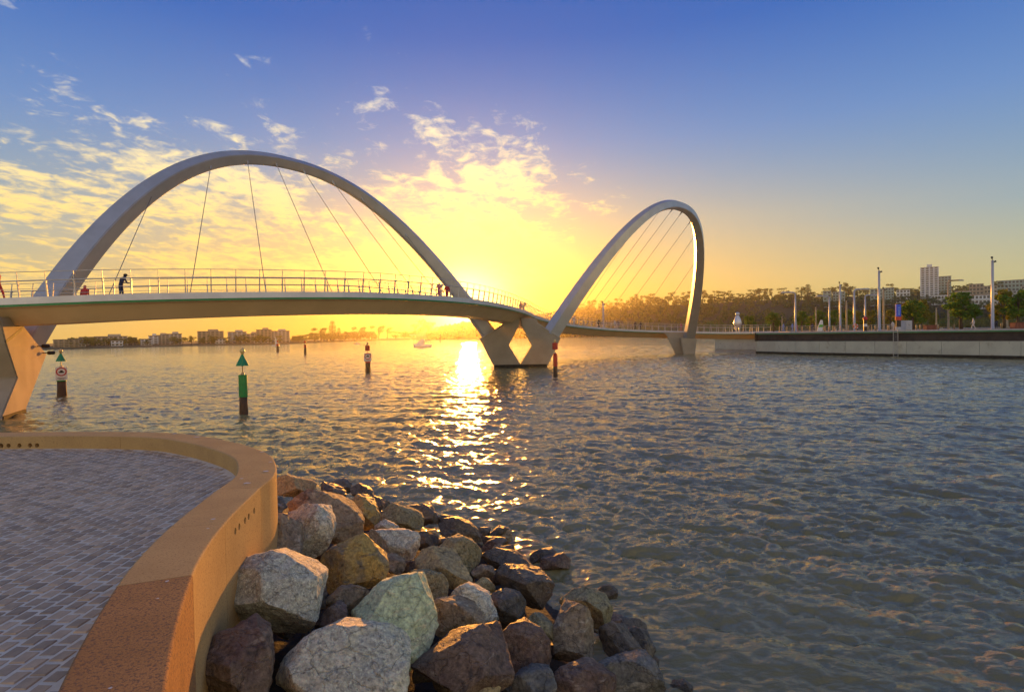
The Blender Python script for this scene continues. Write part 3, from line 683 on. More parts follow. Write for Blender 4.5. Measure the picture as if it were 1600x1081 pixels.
def make_rock(out, depth, seed, flat=.55):
    rr = np.random.default_rng(seed)
    P = np.array([ony(x, y, depth) for x, y in out]); c = P.mean(0); P = c+(P-c)*1.11; ext = P.max(0)-P.min(0); r = .5*min(ext[0], ext[2])+.12*max(ext[0], ext[2])
    lean = .42                                               # the slope makes the tops lie back
    pts = []
    for p in P:
        q = p.copy(); q[1] += (p[2]-c[2])*lean; s = q[1]/p[1]
        q = EYE+(p-EYE)*s; pts.append(q)
    pts = list(pts); c2 = np.mean(pts, 0)
    nf = rr.integers(3, 6)
    for k in range(nf):                                      # facets towards the viewer
        a = 2*math.pi*(k+rr.uniform(-.3, .3))/nf; e = rr.uniform(.25, .75)
        pts.append(c2+np.array([math.cos(a)*ext[0]*.5*e, 0, math.sin(a)*ext[2]*.5*e])+np.array([0, (math.sin(a)*ext[2]*.5*e)*lean-r*rr.uniform(.25, .85), 0]))
    for k in range(7):
        a = 2*math.pi*(k+rr.uniform(-.3, .3))/7; e = rr.uniform(.5, .8)
        pts.append(c2+np.array([math.cos(a)*ext[0]*.5*e, r*rr.uniform(.6, 1.0)+(math.sin(a)*ext[2]*.5*e)*lean, math.sin(a)*ext[2]*.5*e-.15*r]))
    return rock_mesh(np.array(pts), seed, max(ext[0], ext[2]))
def rock_mesh(pts, seed, size, cell=None):
    base = np.array([pts[:, 0].mean(), pts[:, 1].mean(), pts[:, 2].min()])
    bm = bmesh.new()
    for p in pts-base: bm.verts.new(p)
    res = bmesh.ops.convex_hull(bm, input=bm.verts[:])
    bmesh.ops.delete(bm, geom=[v for v in bm.verts if not v.link_faces], context='VERTS')
    cell = cell or max(.022, size*.033)
    for it in range(8):
        es = [e for e in bm.edges if e.calc_length() > cell*1.6]
        if not es: break
        bmesh.ops.subdivide_edges(bm, edges=es, cuts=1); bmesh.ops.triangulate(bm, faces=bm.faces[:])
    pass
    ctr = Vector((0, 0, 0))
    for v in bm.verts: ctr += v.co
    ctr /= len(bm.verts); rp = random.Random(seed*7+1)
    dirs_ = [(-.75, -.7, .15), (.75, -.6, .1), (.1, -.75, .7), (-.1, -.8, -.5), (-.5, -.3, .85), (.6, -.2, .8), (.9, .1, -.4)]
    for q in range(7):                                       # chip flat faces off
        n = (Vector(dirs_[q])+Vector((rp.uniform(-.45, .45), rp.uniform(-.3, .3), rp.uniform(-.4, .4)))).normalized()
        sup = max((v.co-ctr).dot(n) for v in bm.verts); lim = sup*(rp.uniform(.42, .78) if n.y < -.45 else rp.uniform(.92, .98))
        for v in bm.verts:
            d = (v.co-ctr).dot(n)-lim
            if d > 0: v.co -= n*d*.97
    bm.normal_update(); off = Vector((seed*3.17 % 50, seed*1.7 % 31, seed*.9 % 17))
    mv = []
    for v in bm.verts:
        q = v.co/size
        n = mnoise.fractal(q*2.2+off, .9, 2.1, 4)*.012+(.3-abs(mnoise.noise(q*5.3+off)))*.018+mnoise.fractal(v.co*14+off, .7, 2.2, 3)*.011/size
        mv.append(v.normal*(n*size))
    for v, d in zip(bm.verts, mv): v.co += d
    me = bpy.data.meshes.new('boulder'); bm.to_mesh(me); bm.free()
    me.polygons.foreach_set('use_smooth', [True]*len(me.polygons))
    try: me.set_sharp_from_angle(angle=R(32))
    except Exception: pass
    return me, base
RINFO = []
for k, (cr, rt, lab, zp) in enumerate(ROCKS):
    ox, oy, s = CR[cr]; out = [(ox+x/s, oy+y/s) for x, y in zp]
    cx = np.mean([p[0] for p in out]); cy = np.mean([p[1] for p in out])
    sp = surf(cx, cy, .15); hpx = max(p[1] for p in out)-min(p[1] for p in out); wpx = max(p[0] for p in out)-min(p[0] for p in out)
    for _ in range(2): sp = surf(cx, cy, .05+.30*min(hpx, wpx)*sp[1]/F)
    me, base = make_rock(out, sp[1], k+1)
    o = link('boulder', me, RM[rt]); o.location = tuple(base)
    tag(o, lab, 'boulder', 'riprap boulders below the seat wall')
    RINFO.append((k, sp.round(2), o.dimensions))
random.seed(9); rng_ = np.random.default_rng(12)
fill = []
for k in range(150):
    i = random.randrange(near_idx(300, 676), near_idx(250, 1110)); d = random.uniform(.25, 4.6)
    x, y = OUTC[i]+OUTN[i]*d
    if bank_z(x, y) < -.25: continue
    r = random.uniform(.14, .26); pts = rng_.normal(size=(16, 3)); pts /= np.linalg.norm(pts, axis=1)[:, None]; pts *= np.array([r*random.uniform(.9, 1.4), r, r*.75])*rng_.uniform(.8, 1.1, (16, 1))
    pts += np.array([x, y, bank_z(x, y)-.16])
    me, base = rock_mesh(pts, 100+k, 2*r, .07)
    o = link('filler_stone', me, RM[random.choice(['dark', 'red', 'dark', 'brown', 'slate'])]); o.location = tuple(base)
    tag(o, 'small dark stone packed in a gap between the boulders', 'stone', 'filler stones between the boulders')
# ------------------------------------------------------------------ channel piles
TIMB = mat('pile_timber', (.10, .055, .03), (.06, .035, .02), rough=.75, scale=3, bump=.01, bscale=9, stretch=(6, 6, 1))
PGREEN = mat('pile_green', (.01, .30, .06), (.01, .24, .05), rough=.45, scale=2)
CGREEN = mat('cone_green', (.01, .26, .10), (.01, .22, .08), rough=.5, scale=2)
PRED = mat('pile_red', (.55, .03, .02), (.42, .03, .02), rough=.45, scale=2)
LAMPG = mat('beacon_glass', (.75, .55, .22), (.7, .5, .2), rough=.25, scale=2)
ROD = mat('pile_rod', (.45, .33, .18), rough=.5, metal=.3)
WHITE = mat('white_paint', (.78, .77, .75), (.72, .71, .69), rough=.5, scale=2)
BLACK = mat('black_paint', (.02, .02, .02), rough=.5)
REDP = mat('red_paint', (.55, .04, .04), rough=.5)
GREYP = mat('grey_paint', (.45, .46, .48), (.40, .41, .43), rough=.5, scale=1)
def pile(px, py, name, label, r, zt, zc, colour, mark, sign=None, rodtop=None):
    p = onz(px, py, 0); root = empty(name, (p[0], p[1], 0)); tag(root, label, 'channel marker')
    b = MB(); b.lathe([(r*1.08, -1.5), (r*1.08, 0.15), (r, .5), (r*.97, zc)], n=14); b.build('timber_pile', TIMB, root, True)
    b = MB(); b.lathe([(r*1.07, zc-.04), (r*1.07, zt-.02), (r*.9, zt)], n=16); b.build('painted_sleeve', colour, root)
    h = zt
    b = MB(); b.lathe([(r*.5, h), (r*.4, h+.10), (.03, h+.12), (.03, h+.5)], n=10); b.build('rod', ROD, root)
    h += .48
    if mark == 'cone':
        b = MB(); b.lathe([(.33, h), (.33, h+.03), (.05, h+.60), (.02, h+.62)], n=20); b.build('cone_topmark', CGREEN, root, False); h += .6
    elif mark == 'can':
        b = MB(); b.lathe([(.26, h-.1), (.27, h-.08), (.27, h+.52), (.25, h+.54)], n=18); b.build('can_topmark', PRED, root); h += .54
    if mark:
        b = MB(); b.lathe([(.07, h), (.07, h+.08), (.11, h+.10), (.13, h+.2), (.10, h+.3), (.03, h+.34)], n=12); b.build('beacon_lamp', LAMPG, root, True)
    if sign:
        w, hh, z0 = sign; d = np.array([-p[0], -p[1]]); d /= np.linalg.norm(d); a = math.atan2(d[1], d[0])-math.pi/2
        s = MB(); s.box((0, 0, 0), (w, .03, hh)); so_ = s.build('sign_board', WHITE, root, loc=(d[0]*(r+.05), d[1]*(r+.05), z0+hh/2), rz=a)
        b = MB(); n = 28; zc_ = hh*.14
        vs = [(rr*math.cos(2*math.pi*k/n), yy, zc_+rr*math.sin(2*math.pi*k/n)) for rr in (w*.34, w*.46) for yy in (.016, .021) for k in range(n)]
        fs = []
        for k in range(n):
            k2 = (k+1) % n; fs += [(n+k, n+k2, 3*n+k2, 3*n+k), (k, n+k, n+k2, k2)[::-1], (2*n+k, 2*n+k2, 3*n+k2, 3*n+k)]
        b.add(vs, fs); b.build('red_ring', REDP, so_)
        b = MB(); b.prism([(-.2*w, .018, zc_-.12*w), (.2*w, .018, zc_-.12*w), (.24*w, .018, zc_), (.10*w, .018, zc_+.02*w), (.10*w, .018, zc_+.16*w), (-.12*w, .018, zc_+.16*w), (-.12*w, .018, zc_+.02*w), (-.24*w, .018, zc_)], (0, .004, 0)); b.build('boat_symbol', BLACK, so_)
        b = MB()
        for q in range(3): b.box((0, .019, -hh*(.32+.055*q)), (w*(.7 if q < 2 else .45), .004, hh*.022))
        b.build('small_print', BLACK, so_)
    return root
pile(381, 648, 'green_channel_pile', 'green sleeved timber pile with a green cone topmark, no sign board', .205, 2.15, 1.0, PGREEN, 'cone')
pile(97, 618, 'signed_channel_pile', 'green cone topmark pile carrying a white board with a red ring', .30, 2.15, 1.15, PGREEN, 'cone', (.72, 1.0, 1.2))
pile(868, 588, 'red_channel_pile', 'red sleeved timber pile with red can topmark beside the middle pier', .19, 2.2, 1.0, PRED, 'can')
pile(575, 581, 'red_topped_channel_pile', 'timber pile with white sign board under a red can topmark', .30, 2.1, 1.1, PRED, 'can', (.85, .95, 1.25))
pile(434, 549, 'far_channel_pile', 'far thin red capped pile before the apartment shore', .42, 2.6, 1.9, PRED, 'can')
pile(477, 553, 'slim_channel_pile', 'slim red banded pile standing alone between the shore and the signed red pile', .32, 2.5, 1.7, PRED, 'can')
pile(688, 533.5, 'distant_channel_pile', 'dark bare pile standing beyond the cabin boat', .5, 6.0, 3.0, TIMB, None)
# ------------------------------------------------------------------ boats
HULL = mat('hull_white', (.80, .79, .74), (.76, .75, .70), rough=.35, scale=1)
GLASSD = mat('dark_glass', (.03, .035, .04), rough=.12, spec=.8)
def cabin_boat(px, py, L, rz):
    p = onz(px, py, 0); root = empty('cabin_boat', (p[0], p[1], 0), rz); tag(root, 'white cabin cruiser with covered aft deck under way on the river', 'boat')
    n = 13; vs = []; W = L*.32
    for k in range(n):
        t = k/(n-1); x = (t-.5)*L; w = W/2*(1-max(0, (t-.55)/.45)**2.2*.98); h = .85+.45*t**2
        vs += [(x, -w*.75, -.3), (x, w*.75, -.3), (x, w, h), (x, -w, h)]
    fs = [(4*k+j, 4*k+(j+1) % 4, 4*k+4+(j+1) % 4, 4*k+4+j) for k in range(n-1) for j in range(4)]+[(0, 3, 2, 1), (4*n-4, 4*n-3, 4*n-2, 4*n-1)]
    b = MB(); b.add(vs, fs); b.build('hull', HULL, root, True)
    b = MB(); b.prism([(-.10*L, -W*.38, .9), (.30*L, -W*.34, 1.05), (.20*L, -W*.34, 2.35), (-.10*L, -W*.38, 2.35)], (0, W*.74, 0)); cb = b.build('cabin', HULL, root, bevel=.06)
    for s in (-1, 1):
        for k in range(3):
            b = MB(); b.box((-.03*L+k*.085*L, s*W*.365-(.02*W if s > 0 else -.01*W), 1.85), (.065*L, .06, .42)); b.build('window', GLASSD, cb)
    b = MB(); b.prism([(.235*L, -W*.3, 1.5), (.235*L, W*.3, 1.5), (.207*L, W*.3, 2.2), (.207*L, -W*.3, 2.2)], (.10, 0, 0)); b.build('windscreen', GLASSD, cb)
    b = MB(); b.box((-.12*L, 0, 2.42), (.56*L, W*.86, .10)); rf = b.build('roof', WHITE, root, bevel=.03)
    b = MB(); b.box((-.02*L, 0, 2.75), (.2*L, W*.6, .55)); b.build('flybridge', HULL, rf, bevel=.05)
    for sx in (-.36, -.22):
        for s in (-1, 1): b = MB(); b.tube([(sx*L, s*W*.4, .8), (sx*L, s*W*.4, 2.4)], .05, 6); b.build('canopy_post', STAIN, root)
    b = MB(); b.tube([(0, 0, 2.9), (0, 0, 4.6)], .03, 6); b.build('mast', STAIN, root)
cabin_boat(660, 542, 7.2, R(172))
def dinghy(px, py, L, rz, label, name):
    p = onz(px, py, 0); root = empty(name, (p[0], p[1], 0), rz); tag(root, label, 'boat')
    n = 9; vs = []; W = L*.36
    for k in range(n):
        t = k/(n-1); w = W/2*(1-max(0, (t-.5)/.5)**2*.98); h = .45+.25*t*t
        vs += [((t-.5)*L, -w*.7, -.2), ((t-.5)*L, w*.7, -.2), ((t-.5)*L, w, h), ((t-.5)*L, -w, h)]
    fs = [(4*k+j, 4*k+(j+1) % 4, 4*k+4+(j+1) % 4, 4*k+4+j) for k in range(n-1) for j in range(4)]+[(0, 3, 2, 1), (4*n-4, 4*n-3, 4*n-2, 4*n-1)]
    b = MB(); b.add(vs, fs); b.build('hull', HULL, root)
    b = MB(); b.box((-.05*L, 0, .85), (.16*L, W*.5, .8)); b.build('console', GREYP, root, bevel=.04)
    b = MB(); b.box((-.5*L, 0, .55), (.25, .35, .8)); b.build('outboard_motor', BLACK, root, bevel=.05)
    return root
dinghy(558, 538, 3.6, R(10), 'small open motor dinghy far out near the pine tree shore', 'dinghy')
s_ = dinghy(430.5, 540.5, 4.5, R(190), 'little white sailing boat close to the apartment shore', 'sailing_boat')
b = MB(); b.tube([(.2, 0, .3), (.2, 0, 6.2)], .05, 6); b.build('mast', STAIN, s_)
b = MB(); b.prism([(.12, 0, 1.0), (-1.9, .15, 1.0), (-.9, .12, 3.4), (.12, 0, 6.0)], (0, .03, 0)); b.build('sail', WHITE, s_)
# ------------------------------------------------------------------ quay on the far bank of the harbour mouth
QZ = 3.70
CONC = mat('quay_concrete', (.60, .58, .46), (.52, .50, .40), rough=.85, scale=.5, bump=.01, bscale=6, c3=(.36, .32, .23), c3t=(.55, .75), c3s=1.3)
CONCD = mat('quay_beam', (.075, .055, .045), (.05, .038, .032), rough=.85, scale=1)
CAP = mat('quay_cap', (.50, .47, .44), (.43, .40, .38), rough=.7, scale=1)
PAVE = mat('promenade_paving', (.42, .33, .26), (.36, .28, .22), rough=.85, scale=.6, coord='Object')
LAWN = mat('lawn', (.06, .13, .02), (.05, .10, .02), rough=.95, scale=.8)
QE = np.array([(44.1, 103.8), (47.0, 97.2), (50.3, 90.8), (55.4, 82.6), (60.2, 75.4), (64.5, 68.5), (70, 59), (78, 46), (90, 28)])
land = [(*q, QZ) for q in QE]+[(400, 28, QZ), (900, 300, QZ), (900, 900, QZ), (300, 900, QZ), (240, 700, QZ), (130, 320, QZ), (62, 160, QZ), (49.5, 137, QZ), (53.5, 118, QZ), (50, 113.5, QZ)]
b = MB(); b.prism(land, (0, 0, -.35)); pv = b.build('promenade', PAVE); tag(pv, 'pale paved promenade along the top of the quay', kind='structure')
quay = empty('quay_wall', (52, 92, 0)); tag(quay, 'long concrete quay wall with dark upper beam across the water', 'quay wall')
def qp(o): o.parent = quay; o.matrix_parent_inverse = Matrix.Translation((-52, -92, 0)); return o
def off2(P, d):
    t = np.gradient(P, axis=0); t /= np.linalg.norm(t, axis=1)[:, None]; return P+np.stack([t[:, 1], -t[:, 0]], -1)*d
QS = resample(catmull(QE, 8), 1.0)
def strip(P, d0, d1, z0, z1, name, m, par):
    A, B = off2(P, d0), off2(P, d1); b = MB(); n = len(P)
    vs = [(*p, z) for a, c in zip(A, B) for p, z in ((a, z1), (c, z1), (c, z0), (a, z0))]
    fs = [(4*i+j, 4*i+(j+1) % 4, 4*i+4+(j+1) % 4, 4*i+4+j) for i in range(n-1) for j in range(4)]+[(0, 1, 2, 3), (4*n-4, 4*n-3, 4*n-2, 4*n-1)]
    b.add(vs, fs); return qp(b.build(name, m, par))
qs_ = 1 if off2(QS, 1)[0][0] < QS[0][0] else -1          # side of the water
strip(QS, qs_*.35, -qs_*.5, 3.38, 3.74, 'cap_beam', CAP, None)
strip(QS, qs_*.375, qs_*.33, 3.40, 3.54, 'green_line', GREEN, None)
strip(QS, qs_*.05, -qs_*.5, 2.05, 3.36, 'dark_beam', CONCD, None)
seg = 4.2; d_ = np.r_[0, np.cumsum(np.linalg.norm(np.diff(QS, axis=0), axis=1))]; s0 = 0
while s0+1 < d_[-1]:
    ss = np.linspace(s0+.02, min(s0+seg, d_[-1])-.02, 6); P = np.stack([np.interp(ss, d_, QS[:, k]) for k in (0, 1)], -1)
    strip(P, qs_*.18, -qs_*.4, -.6, 2.2, 'wall_panel', CONC, None); s0 += seg
strip(QS, qs_*.12, -qs_*.3, -.7, 2.1, 'backing', JOINT, None)
strip(QS, qs_*.24, qs_*.17, -.3, .38, 'tide_band', MATS['wet_footing'], None)
# end return and set-back abutment
AB = np.array([(47.9, 135.6), (49.6, 131.5), (51.4, 128), (53.4, 124.5), (55.2, 120.5), (55, 112)])
A2 = resample(catmull(AB, 6), 1.0)
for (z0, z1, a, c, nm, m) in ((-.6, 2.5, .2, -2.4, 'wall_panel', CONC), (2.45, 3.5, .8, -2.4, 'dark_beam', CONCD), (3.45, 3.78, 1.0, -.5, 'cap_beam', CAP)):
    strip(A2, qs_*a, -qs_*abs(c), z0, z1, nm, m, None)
b = MB(); b.prism([(43.92, 103.6, -.6), (44.2, 103.75, -.6), (55, 112.6, -.6), (54.6, 113.0, -.6)], (0, 0, 2.75)); qp(b.build('wall_panel', CONC))
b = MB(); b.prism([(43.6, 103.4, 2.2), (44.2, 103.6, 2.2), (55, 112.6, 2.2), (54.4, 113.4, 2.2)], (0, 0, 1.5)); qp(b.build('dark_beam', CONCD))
# ladder
lp = onplane(1397, 540, (QS[0][0], QS[0][1], 0), np.array([1., 0, 0])); i_ = int(np.argmin(np.abs(proj(np.c_[QS, np.full(len(QS), 3.)])[:, 0]-1397)))
lq = off2(QS, qs_*.45)[i_]; td = QS[i_+1]-QS[i_-1]; td /= np.linalg.norm(td)
lad = empty('quay_ladder', (lq[0], lq[1], 0)); tag(lad, 'steel ladder hanging down the quay wall into the water', 'ladder')
for s in (-.3, .3): b = MB(); b.tube([(td[0]*s, td[1]*s, -.3), (td[0]*s, td[1]*s, 3.9)], .035, 6); b.build('stile', STAIN, lad)
for k in range(12): b = MB(); b.tube([(td[0]*-.3, td[1]*-.3, .1+k*.3), (td[0]*.3, td[1]*.3, .1+k*.3)], .022, 6); b.build('rung', STAIN, lad)
# lawns behind
def lawn(pts):
    b = MB(); b.add([(x, y, QZ+.05) for x, y in pts], [tuple(range(len(pts)))]); tag(b.build('lawn', LAWN), 'green lawn behind the promenade', kind='structure')
lawn([(82, 96), (100, 70), (140, 75), (180, 130), (150, 190), (100, 135)])
lawn([(90, 170), (140, 200), (330, 420), (260, 520), (140, 300)])
# lamp masts
POLE = mat('mast_grey', (.50, .50, .50), (.44, .44, .45), rough=.4, metal=.3, scale=1)
POLEO = mat('mast_timber', (.46, .33, .18), (.40, .28, .15), rough=.6, scale=1)
def ground_at(px, D, z=QZ):                           # a spot on the promenade D metres off in the direction of px
    d = ray(px, 515); k = D/d[1]; return np.array([d[0]*k, D, z])
def mast(px, D, ztop, label, m=POLE, head='spot', name='lamp_mast'):
    p = ground_at(px, D); root = empty(name, tuple(p)); tag(root, label, 'lamp post', 'lamp posts on the promenade'); h = ztop-QZ
    b = MB(); b.lathe([(.24, 0), (.24, .05), (.20, .06), (.19, h*.5), (.15, h*.97)], n=12); b.build('pole', m, root, True)
    if head == 'spot':
        for a, z in ((-.16, h), (.16, h-.55)):
            b = MB(); b.tube([(0, 0, z-.25), (a, -.1, z)], .05, 6); b.tube([(a, -.1, z-.05), (a*1.9, -.25, z+.12)], [.10, .15], 10); b.build('lamp_head', BLACK, root)
    else:
        s = head; b = MB(); b.tube([(0, 0, h*.96), (s*.3, 0, h), (s*2.9, 0, h+.12)], [.17, .17, .12], 8); b.build('arm', m, root)
        b = MB(); b.box((s*2.6, 0, h+.02), (1.1, .34, .2)); b.build('lamp_head', GREYP, root, bevel=.03)
mast(1551, 84, 14.0, 'tallest spotlight mast, beside the red brown planter near the lawn')
mast(1374, 95, 13.9, 'spotlight mast between the lifebuoy and the blue pylon sign')
mast(1313, 121, 13.8, 'spotlight mast standing between the sail shaped sign and the lifebuoy')
mast(1243, 122, 12.0, 'grey street lamp with arm over the two walkers in blue shirts', head=-1)
mast(1296, 134, 11.8, 'grey street lamp with arm in front of the pale hillside block', head=-1)
mast(1335, 116, 12.0, 'grey street lamp with arm above the red lifebuoy', head=1)
mast(1352, 131, 11.7, 'thin grey street lamp with arm behind the spotlight mast', head=1)
mast(1482, 118, 13.6, 'tall sunlit timber post beside the lone round tree', m=POLEO, head=1, name='timber_mast')
mast(1381, 140, 13.9, 'tall sunlit timber post behind the blue pylon sign', m=POLEO, head='spot', name='timber_mast')
mast(1574, 136, 13.4, 'tall sunlit timber post rising behind the pair of lawn trees', m=POLEO, head='spot', name='timber_mast')
mast(1323, 144, 11.5, 'short sunlit timber post behind the lifebuoy', m=POLEO, head='spot', name='timber_mast')
mast(1275, 160, 10.6, 'slender sunlit timber post among the young street trees', m=POLEO, head='spot', name='timber_mast')
mast(1222, 170, 8.4, 'slim short post behind the promenade railing', m=POLEO, head='spot', name='timber_mast')
mast(1463, 150, 9.5, 'slim post on the lawn below the white tower block', m=POLEO, head='spot', name='timber_mast')
mast(943, 118, 9.8, 'thin white lamp post on the deck of the far span', m=GREYP, head='spot')
for o in [x for x in COL.objects if x.get('label') == 'thin white lamp post on the deck of the far span']: o.location.z = 4.4
# pylon sign
p = ground_at(1403.5, 99); sg = empty('pylon_sign', tuple(p)); tag(sg, 'tall blue pylon sign with a red lower panel', 'sign')
BLUE = mat('sign_blue', (.01, .10, .75), (.01, .08, .65), rough=.35, scale=1)
b = MB(); b.box((0, 0, .3), (.9, .35, .6)); b.build('base', GREYP, sg)
b = MB(); b.box((0, 0, 1.2), (.72, .26, 1.25)); b.build('post', BLACK, sg)
b = MB(); b.box((0, 0, 2.05), (.95, .34, .62)); b.build('red_panel', mat('sign_red', (.65, .06, .03), rough=.4), sg, bevel=.02)
b = MB(); b.box((0, 0, 3.42), (.82, .30, 2.1)); bp_ = b.build('blue_panel', BLUE, sg, bevel=.02)
b = MB(); b.box((.05, -.158, 3.1), (.16, .012, 1.0)); b.box((.05, -.158, 3.9), (.22, .012, .22)); b.build('pale_symbol', mat('sign_pale', (.25, .45, .85), rough=.4), bp_)
# cabinet
p = ground_at(1416.5, 88); cb = empty('utility_cabinet', tuple(p), R(20)); tag(cb, 'plain pale grey utility cabinet at the quay edge beside the ladder', 'cabinet')
b = MB(); b.box((0, 0, .80), (1.42, .75, 1.44)); b.build('body', GREYP, cb, bevel=.03)
b = MB(); b.box((0, 0, .04), (1.5, .8, .08)); b.build('plinth', CONC, cb)
for s in (-1, 1): b = MB(); b.box((s*.345, -.385, .80), (.66, .02, 1.3)); d = b.build('door', GREYP, cb, bevel=.006); b = MB(); b.box((s*.10, -.402, .85), (.03, .02, .16)); b.build('handle', BLACK, d)
# lifebuoy
p = ground_at(1336.5, 105); lb = empty('lifebuoy_stand', tuple(p)); tag(lb, 'orange red lifebuoy ring on a post at the quay edge', 'lifebuoy')
b = MB(); b.tube([(0, 0, 0), (0, 0, 1.5)], .05, 8); b.build('post', GREYP, lb)
b = MB(); b.tube([(.36*math.cos(a), -.09, .85+.36*math.sin(a)) for a in np.linspace(0, 2*math.pi, 25)], .105, 8, False); b.build('ring', mat('buoy_orange', (.75, .11, .03), rough=.5), lb, True)
for a in (.8, 2.4, 3.9, 5.5): b = MB(); b.box((.36*math.cos(a), -.09, .85+.36*math.sin(a)), (.13, .24, .24), 0, -a); b.build('band', WHITE, lb)
# sail shaped sign
p = ground_at(1281.5, 112); sv = empty('sail_sign', tuple(p)); tag(sv, 'leaning white sail shaped sign with a green patch', 'sign')
b = MB(); b.prism([(-.55, 0, .12), (.45, 0, .12), (.62, 0, 1.2), (.52, 0, 2.2), (.15, 0, 2.25), (-.2, 0, 1.4)], (0, .16, 0)); b.build('panel', WHITE, sv, bevel=.03)
b = MB(); b.prism([(-.36, -.012, .85), (.5, -.012, .85), (.58, -.012, 1.35), (-.1, -.012, 1.35)], (0, .008, 0)); b.build('green_patch', mat('sign_green', (.12, .5, .05), rough=.5), sv)
b = MB(); b.box((0, .08, .06), (1.3, .5, .12)); b.build('base', CONC, sv)
# plain silver sculpture (a generic stand-in)
p = ground_at(1152.5, 122); sp_ = empty('silver_sculpture', tuple(p)); tag(sp_, 'tall rounded silver sculpture at the end of the bridge railing', 'sculpture')
SIL = mat('sculpture_silver', (.72, .71, .70), (.62, .61, .60), rough=.3, metal=.6, scale=2)
b = MB(); b.lathe([(.75, 0), (.80, .15), (.55, .3)], n=16); b.build('plinth', CONC, sp_)
for s in (-1, 1): b = MB(); b.lathe([(.20, .3), (.17, .8), (.30, 1.3)], (s*.34, 0, 0), 12); b.build('leg', SIL, sp_, True)
b = MB(); b.lathe([(.45, 1.15), (.80, 1.7), (.82, 2.2), (.60, 3.0), (.36, 3.5), (.30, 3.7)], n=20); b.build('body', SIL, sp_, True)
b = MB(); b.lathe([(.22, 3.62), (.42, 3.85), (.44, 4.05), (.30, 4.3), (.06, 4.4)], n=16); b.build('head', SIL, sp_, True)
# planters, bollards, benches
PLB = mat('planter_red', (.26, .09, .05), (.20, .07, .04), rough=.8, scale=2)
for k, (px, D, w, lab) in enumerate([(1593, 80, 1.9, 'wide red brown planter box beside the tallest mast'), (1453, 105, 1.8, 'red brown planter box on the paving before the lawn')]):
    p = ground_at(px, D); pl = empty('planter_box', tuple(p)); tag(pl, lab, 'planter', 'red brown planter boxes')
    b = MB(); b.box((0, 0, .42), (w, 1.0, .8)); b.build('box', PLB, pl, bevel=.03)
    for q in range(4): b = MB(); b.box((-w/2+w*(q+.5)/4, -.52, .42), (w/4-.05, .03, .74)); b.build('slat', PLB, pl)
    b = MB(); b.box((0, 0, .84), (w+.1, 1.1, .06)); b.build('rim', PLB, pl, bevel=.01)
bm_ = MB(); bm_.lathe([(.16, 0), (.16, .85), (.13, .95), (.05, 1.0)], n=12); bme = bm_.mesh('bollard', True); bme.materials.append(POLEO)
for px, D in [(1356, 112), (1368, 112), (1389, 112), (1398, 113), (1432, 112), (1438, 112), (1444, 112), (1466, 113), (1491, 118), (1502, 118), (1565, 104), (1288, 118), (1296, 119), (1305, 120)]:
    o = link('bollard', bme, None); o.location = tuple(ground_at(px, D)); tag(o, 'short sunlit timber bollard on the promenade', 'bollard', 'bollards along the promenade')
for px, D, lab in [(1312, 118, 'low timber bench behind the sail shaped sign'), (1478, 108, 'low timber bench by the lone round tree')]:
    p = ground_at(px, D); be = empty('bench', tuple(p)); tag(be, lab, 'bench', 'promenade benches')
    for q in range(4): b = MB(); b.box((0, -.2+.13*q, .45), (2.2, .11, .05)); b.build('slat', POLEO, be)
    for s in (-.8, .8): b = MB(); b.box((s, 0, .21), (.12, .5, .42)); b.build('leg', CONC, be)
# waste bin
p = ground_at(1352, 97); wb = empty('striped_marker', tuple(p)); tag(wb, 'dark striped marker post with a red cap by the lifebuoy', 'marker post')
b = MB(); b.lathe([(.26, 0), (.26, 1.9)], n=12); b.build('post', BLACK, wb); b = MB(); b.lathe([(.27, .75), (.27, 1.2)], n=12); b.build('white_band', WHITE, wb); b = MB(); b.lathe([(.32, 1.88), (.36, 2.2), (.1, 2.45)], n=12); b.build('red_cap', REDP, wb)
# promenade fence running on from the bridge
fe = empty('promenade_fence', (60, 112, QZ)); tag(fe, 'steel post and rail fence carrying on from the bridge along the promenade', 'fence')
FP = resample(np.array([(52.3, 112.6), (58, 113.2), (66, 113.8), (76, 114.2)]), 1.6)
b = MB(); b.box((0, 0, .55), (.07, .12, 1.1)); fm = b.mesh('post'); fm.materials.append(POLEO)
for q in FP: o = link('fence_post', fm, None, fe); o.location = (q[0]-60, q[1]-112, 0)
for z in (.35, .7, 1.1): b = MB(); b.tube([(q[0]-60, q[1]-112, z) for q in FP], .03, 6); b.build('rail', STAIN, fe)
# ------------------------------------------------------------------ trees
def leafmat(name, c1, c2, c3):
    m = bpy.data.materials.new(name); m.use_nodes = True; MATS[name] = m
    g = G(m.node_tree); b = m.node_tree.nodes['Principled BSDF']
    tc = g.n('ShaderNodeTexCoord').outputs['Object']; oi = g.n('ShaderNodeObjectInfo'); ge = g.n('ShaderNodeNewGeometry')
    n = g.noise(tc, .9, 3, .6); c = g.mix(g.rng(n, .35, .65), c1, c2); c = g.mix(g.rng(ge.outputs['Random Per Island'], .55, 1.0), c, c3)
    g.put(b.inputs['Base Color'], c); b.inputs['Roughness'].default_value = .7; b.inputs['Specular IOR Level'].default_value = .2
    tr = g.n('ShaderNodeBsdfTranslucent'); g.put(tr.inputs[0], g.vm('MULTIPLY', c, (1.5, 1.45, .5)))
    mx = g.n('ShaderNodeMixShader'); mx.inputs[0].default_value = .35; g.l(b.outputs[0], mx.inputs[1]); g.l(tr.outputs[0], mx.inputs[2])
    g.l(mx.outputs[0], m.node_tree.nodes['Material Output'].inputs[0]); return m
LF_Q = leafmat('leaf_street', (.07, .17, .025), (.10, .20, .03), (.17, .21, .025))
LF_Y = leafmat('leaf_yellow', (.14, .16, .022), (.18, .17, .025), (.24, .21, .03))
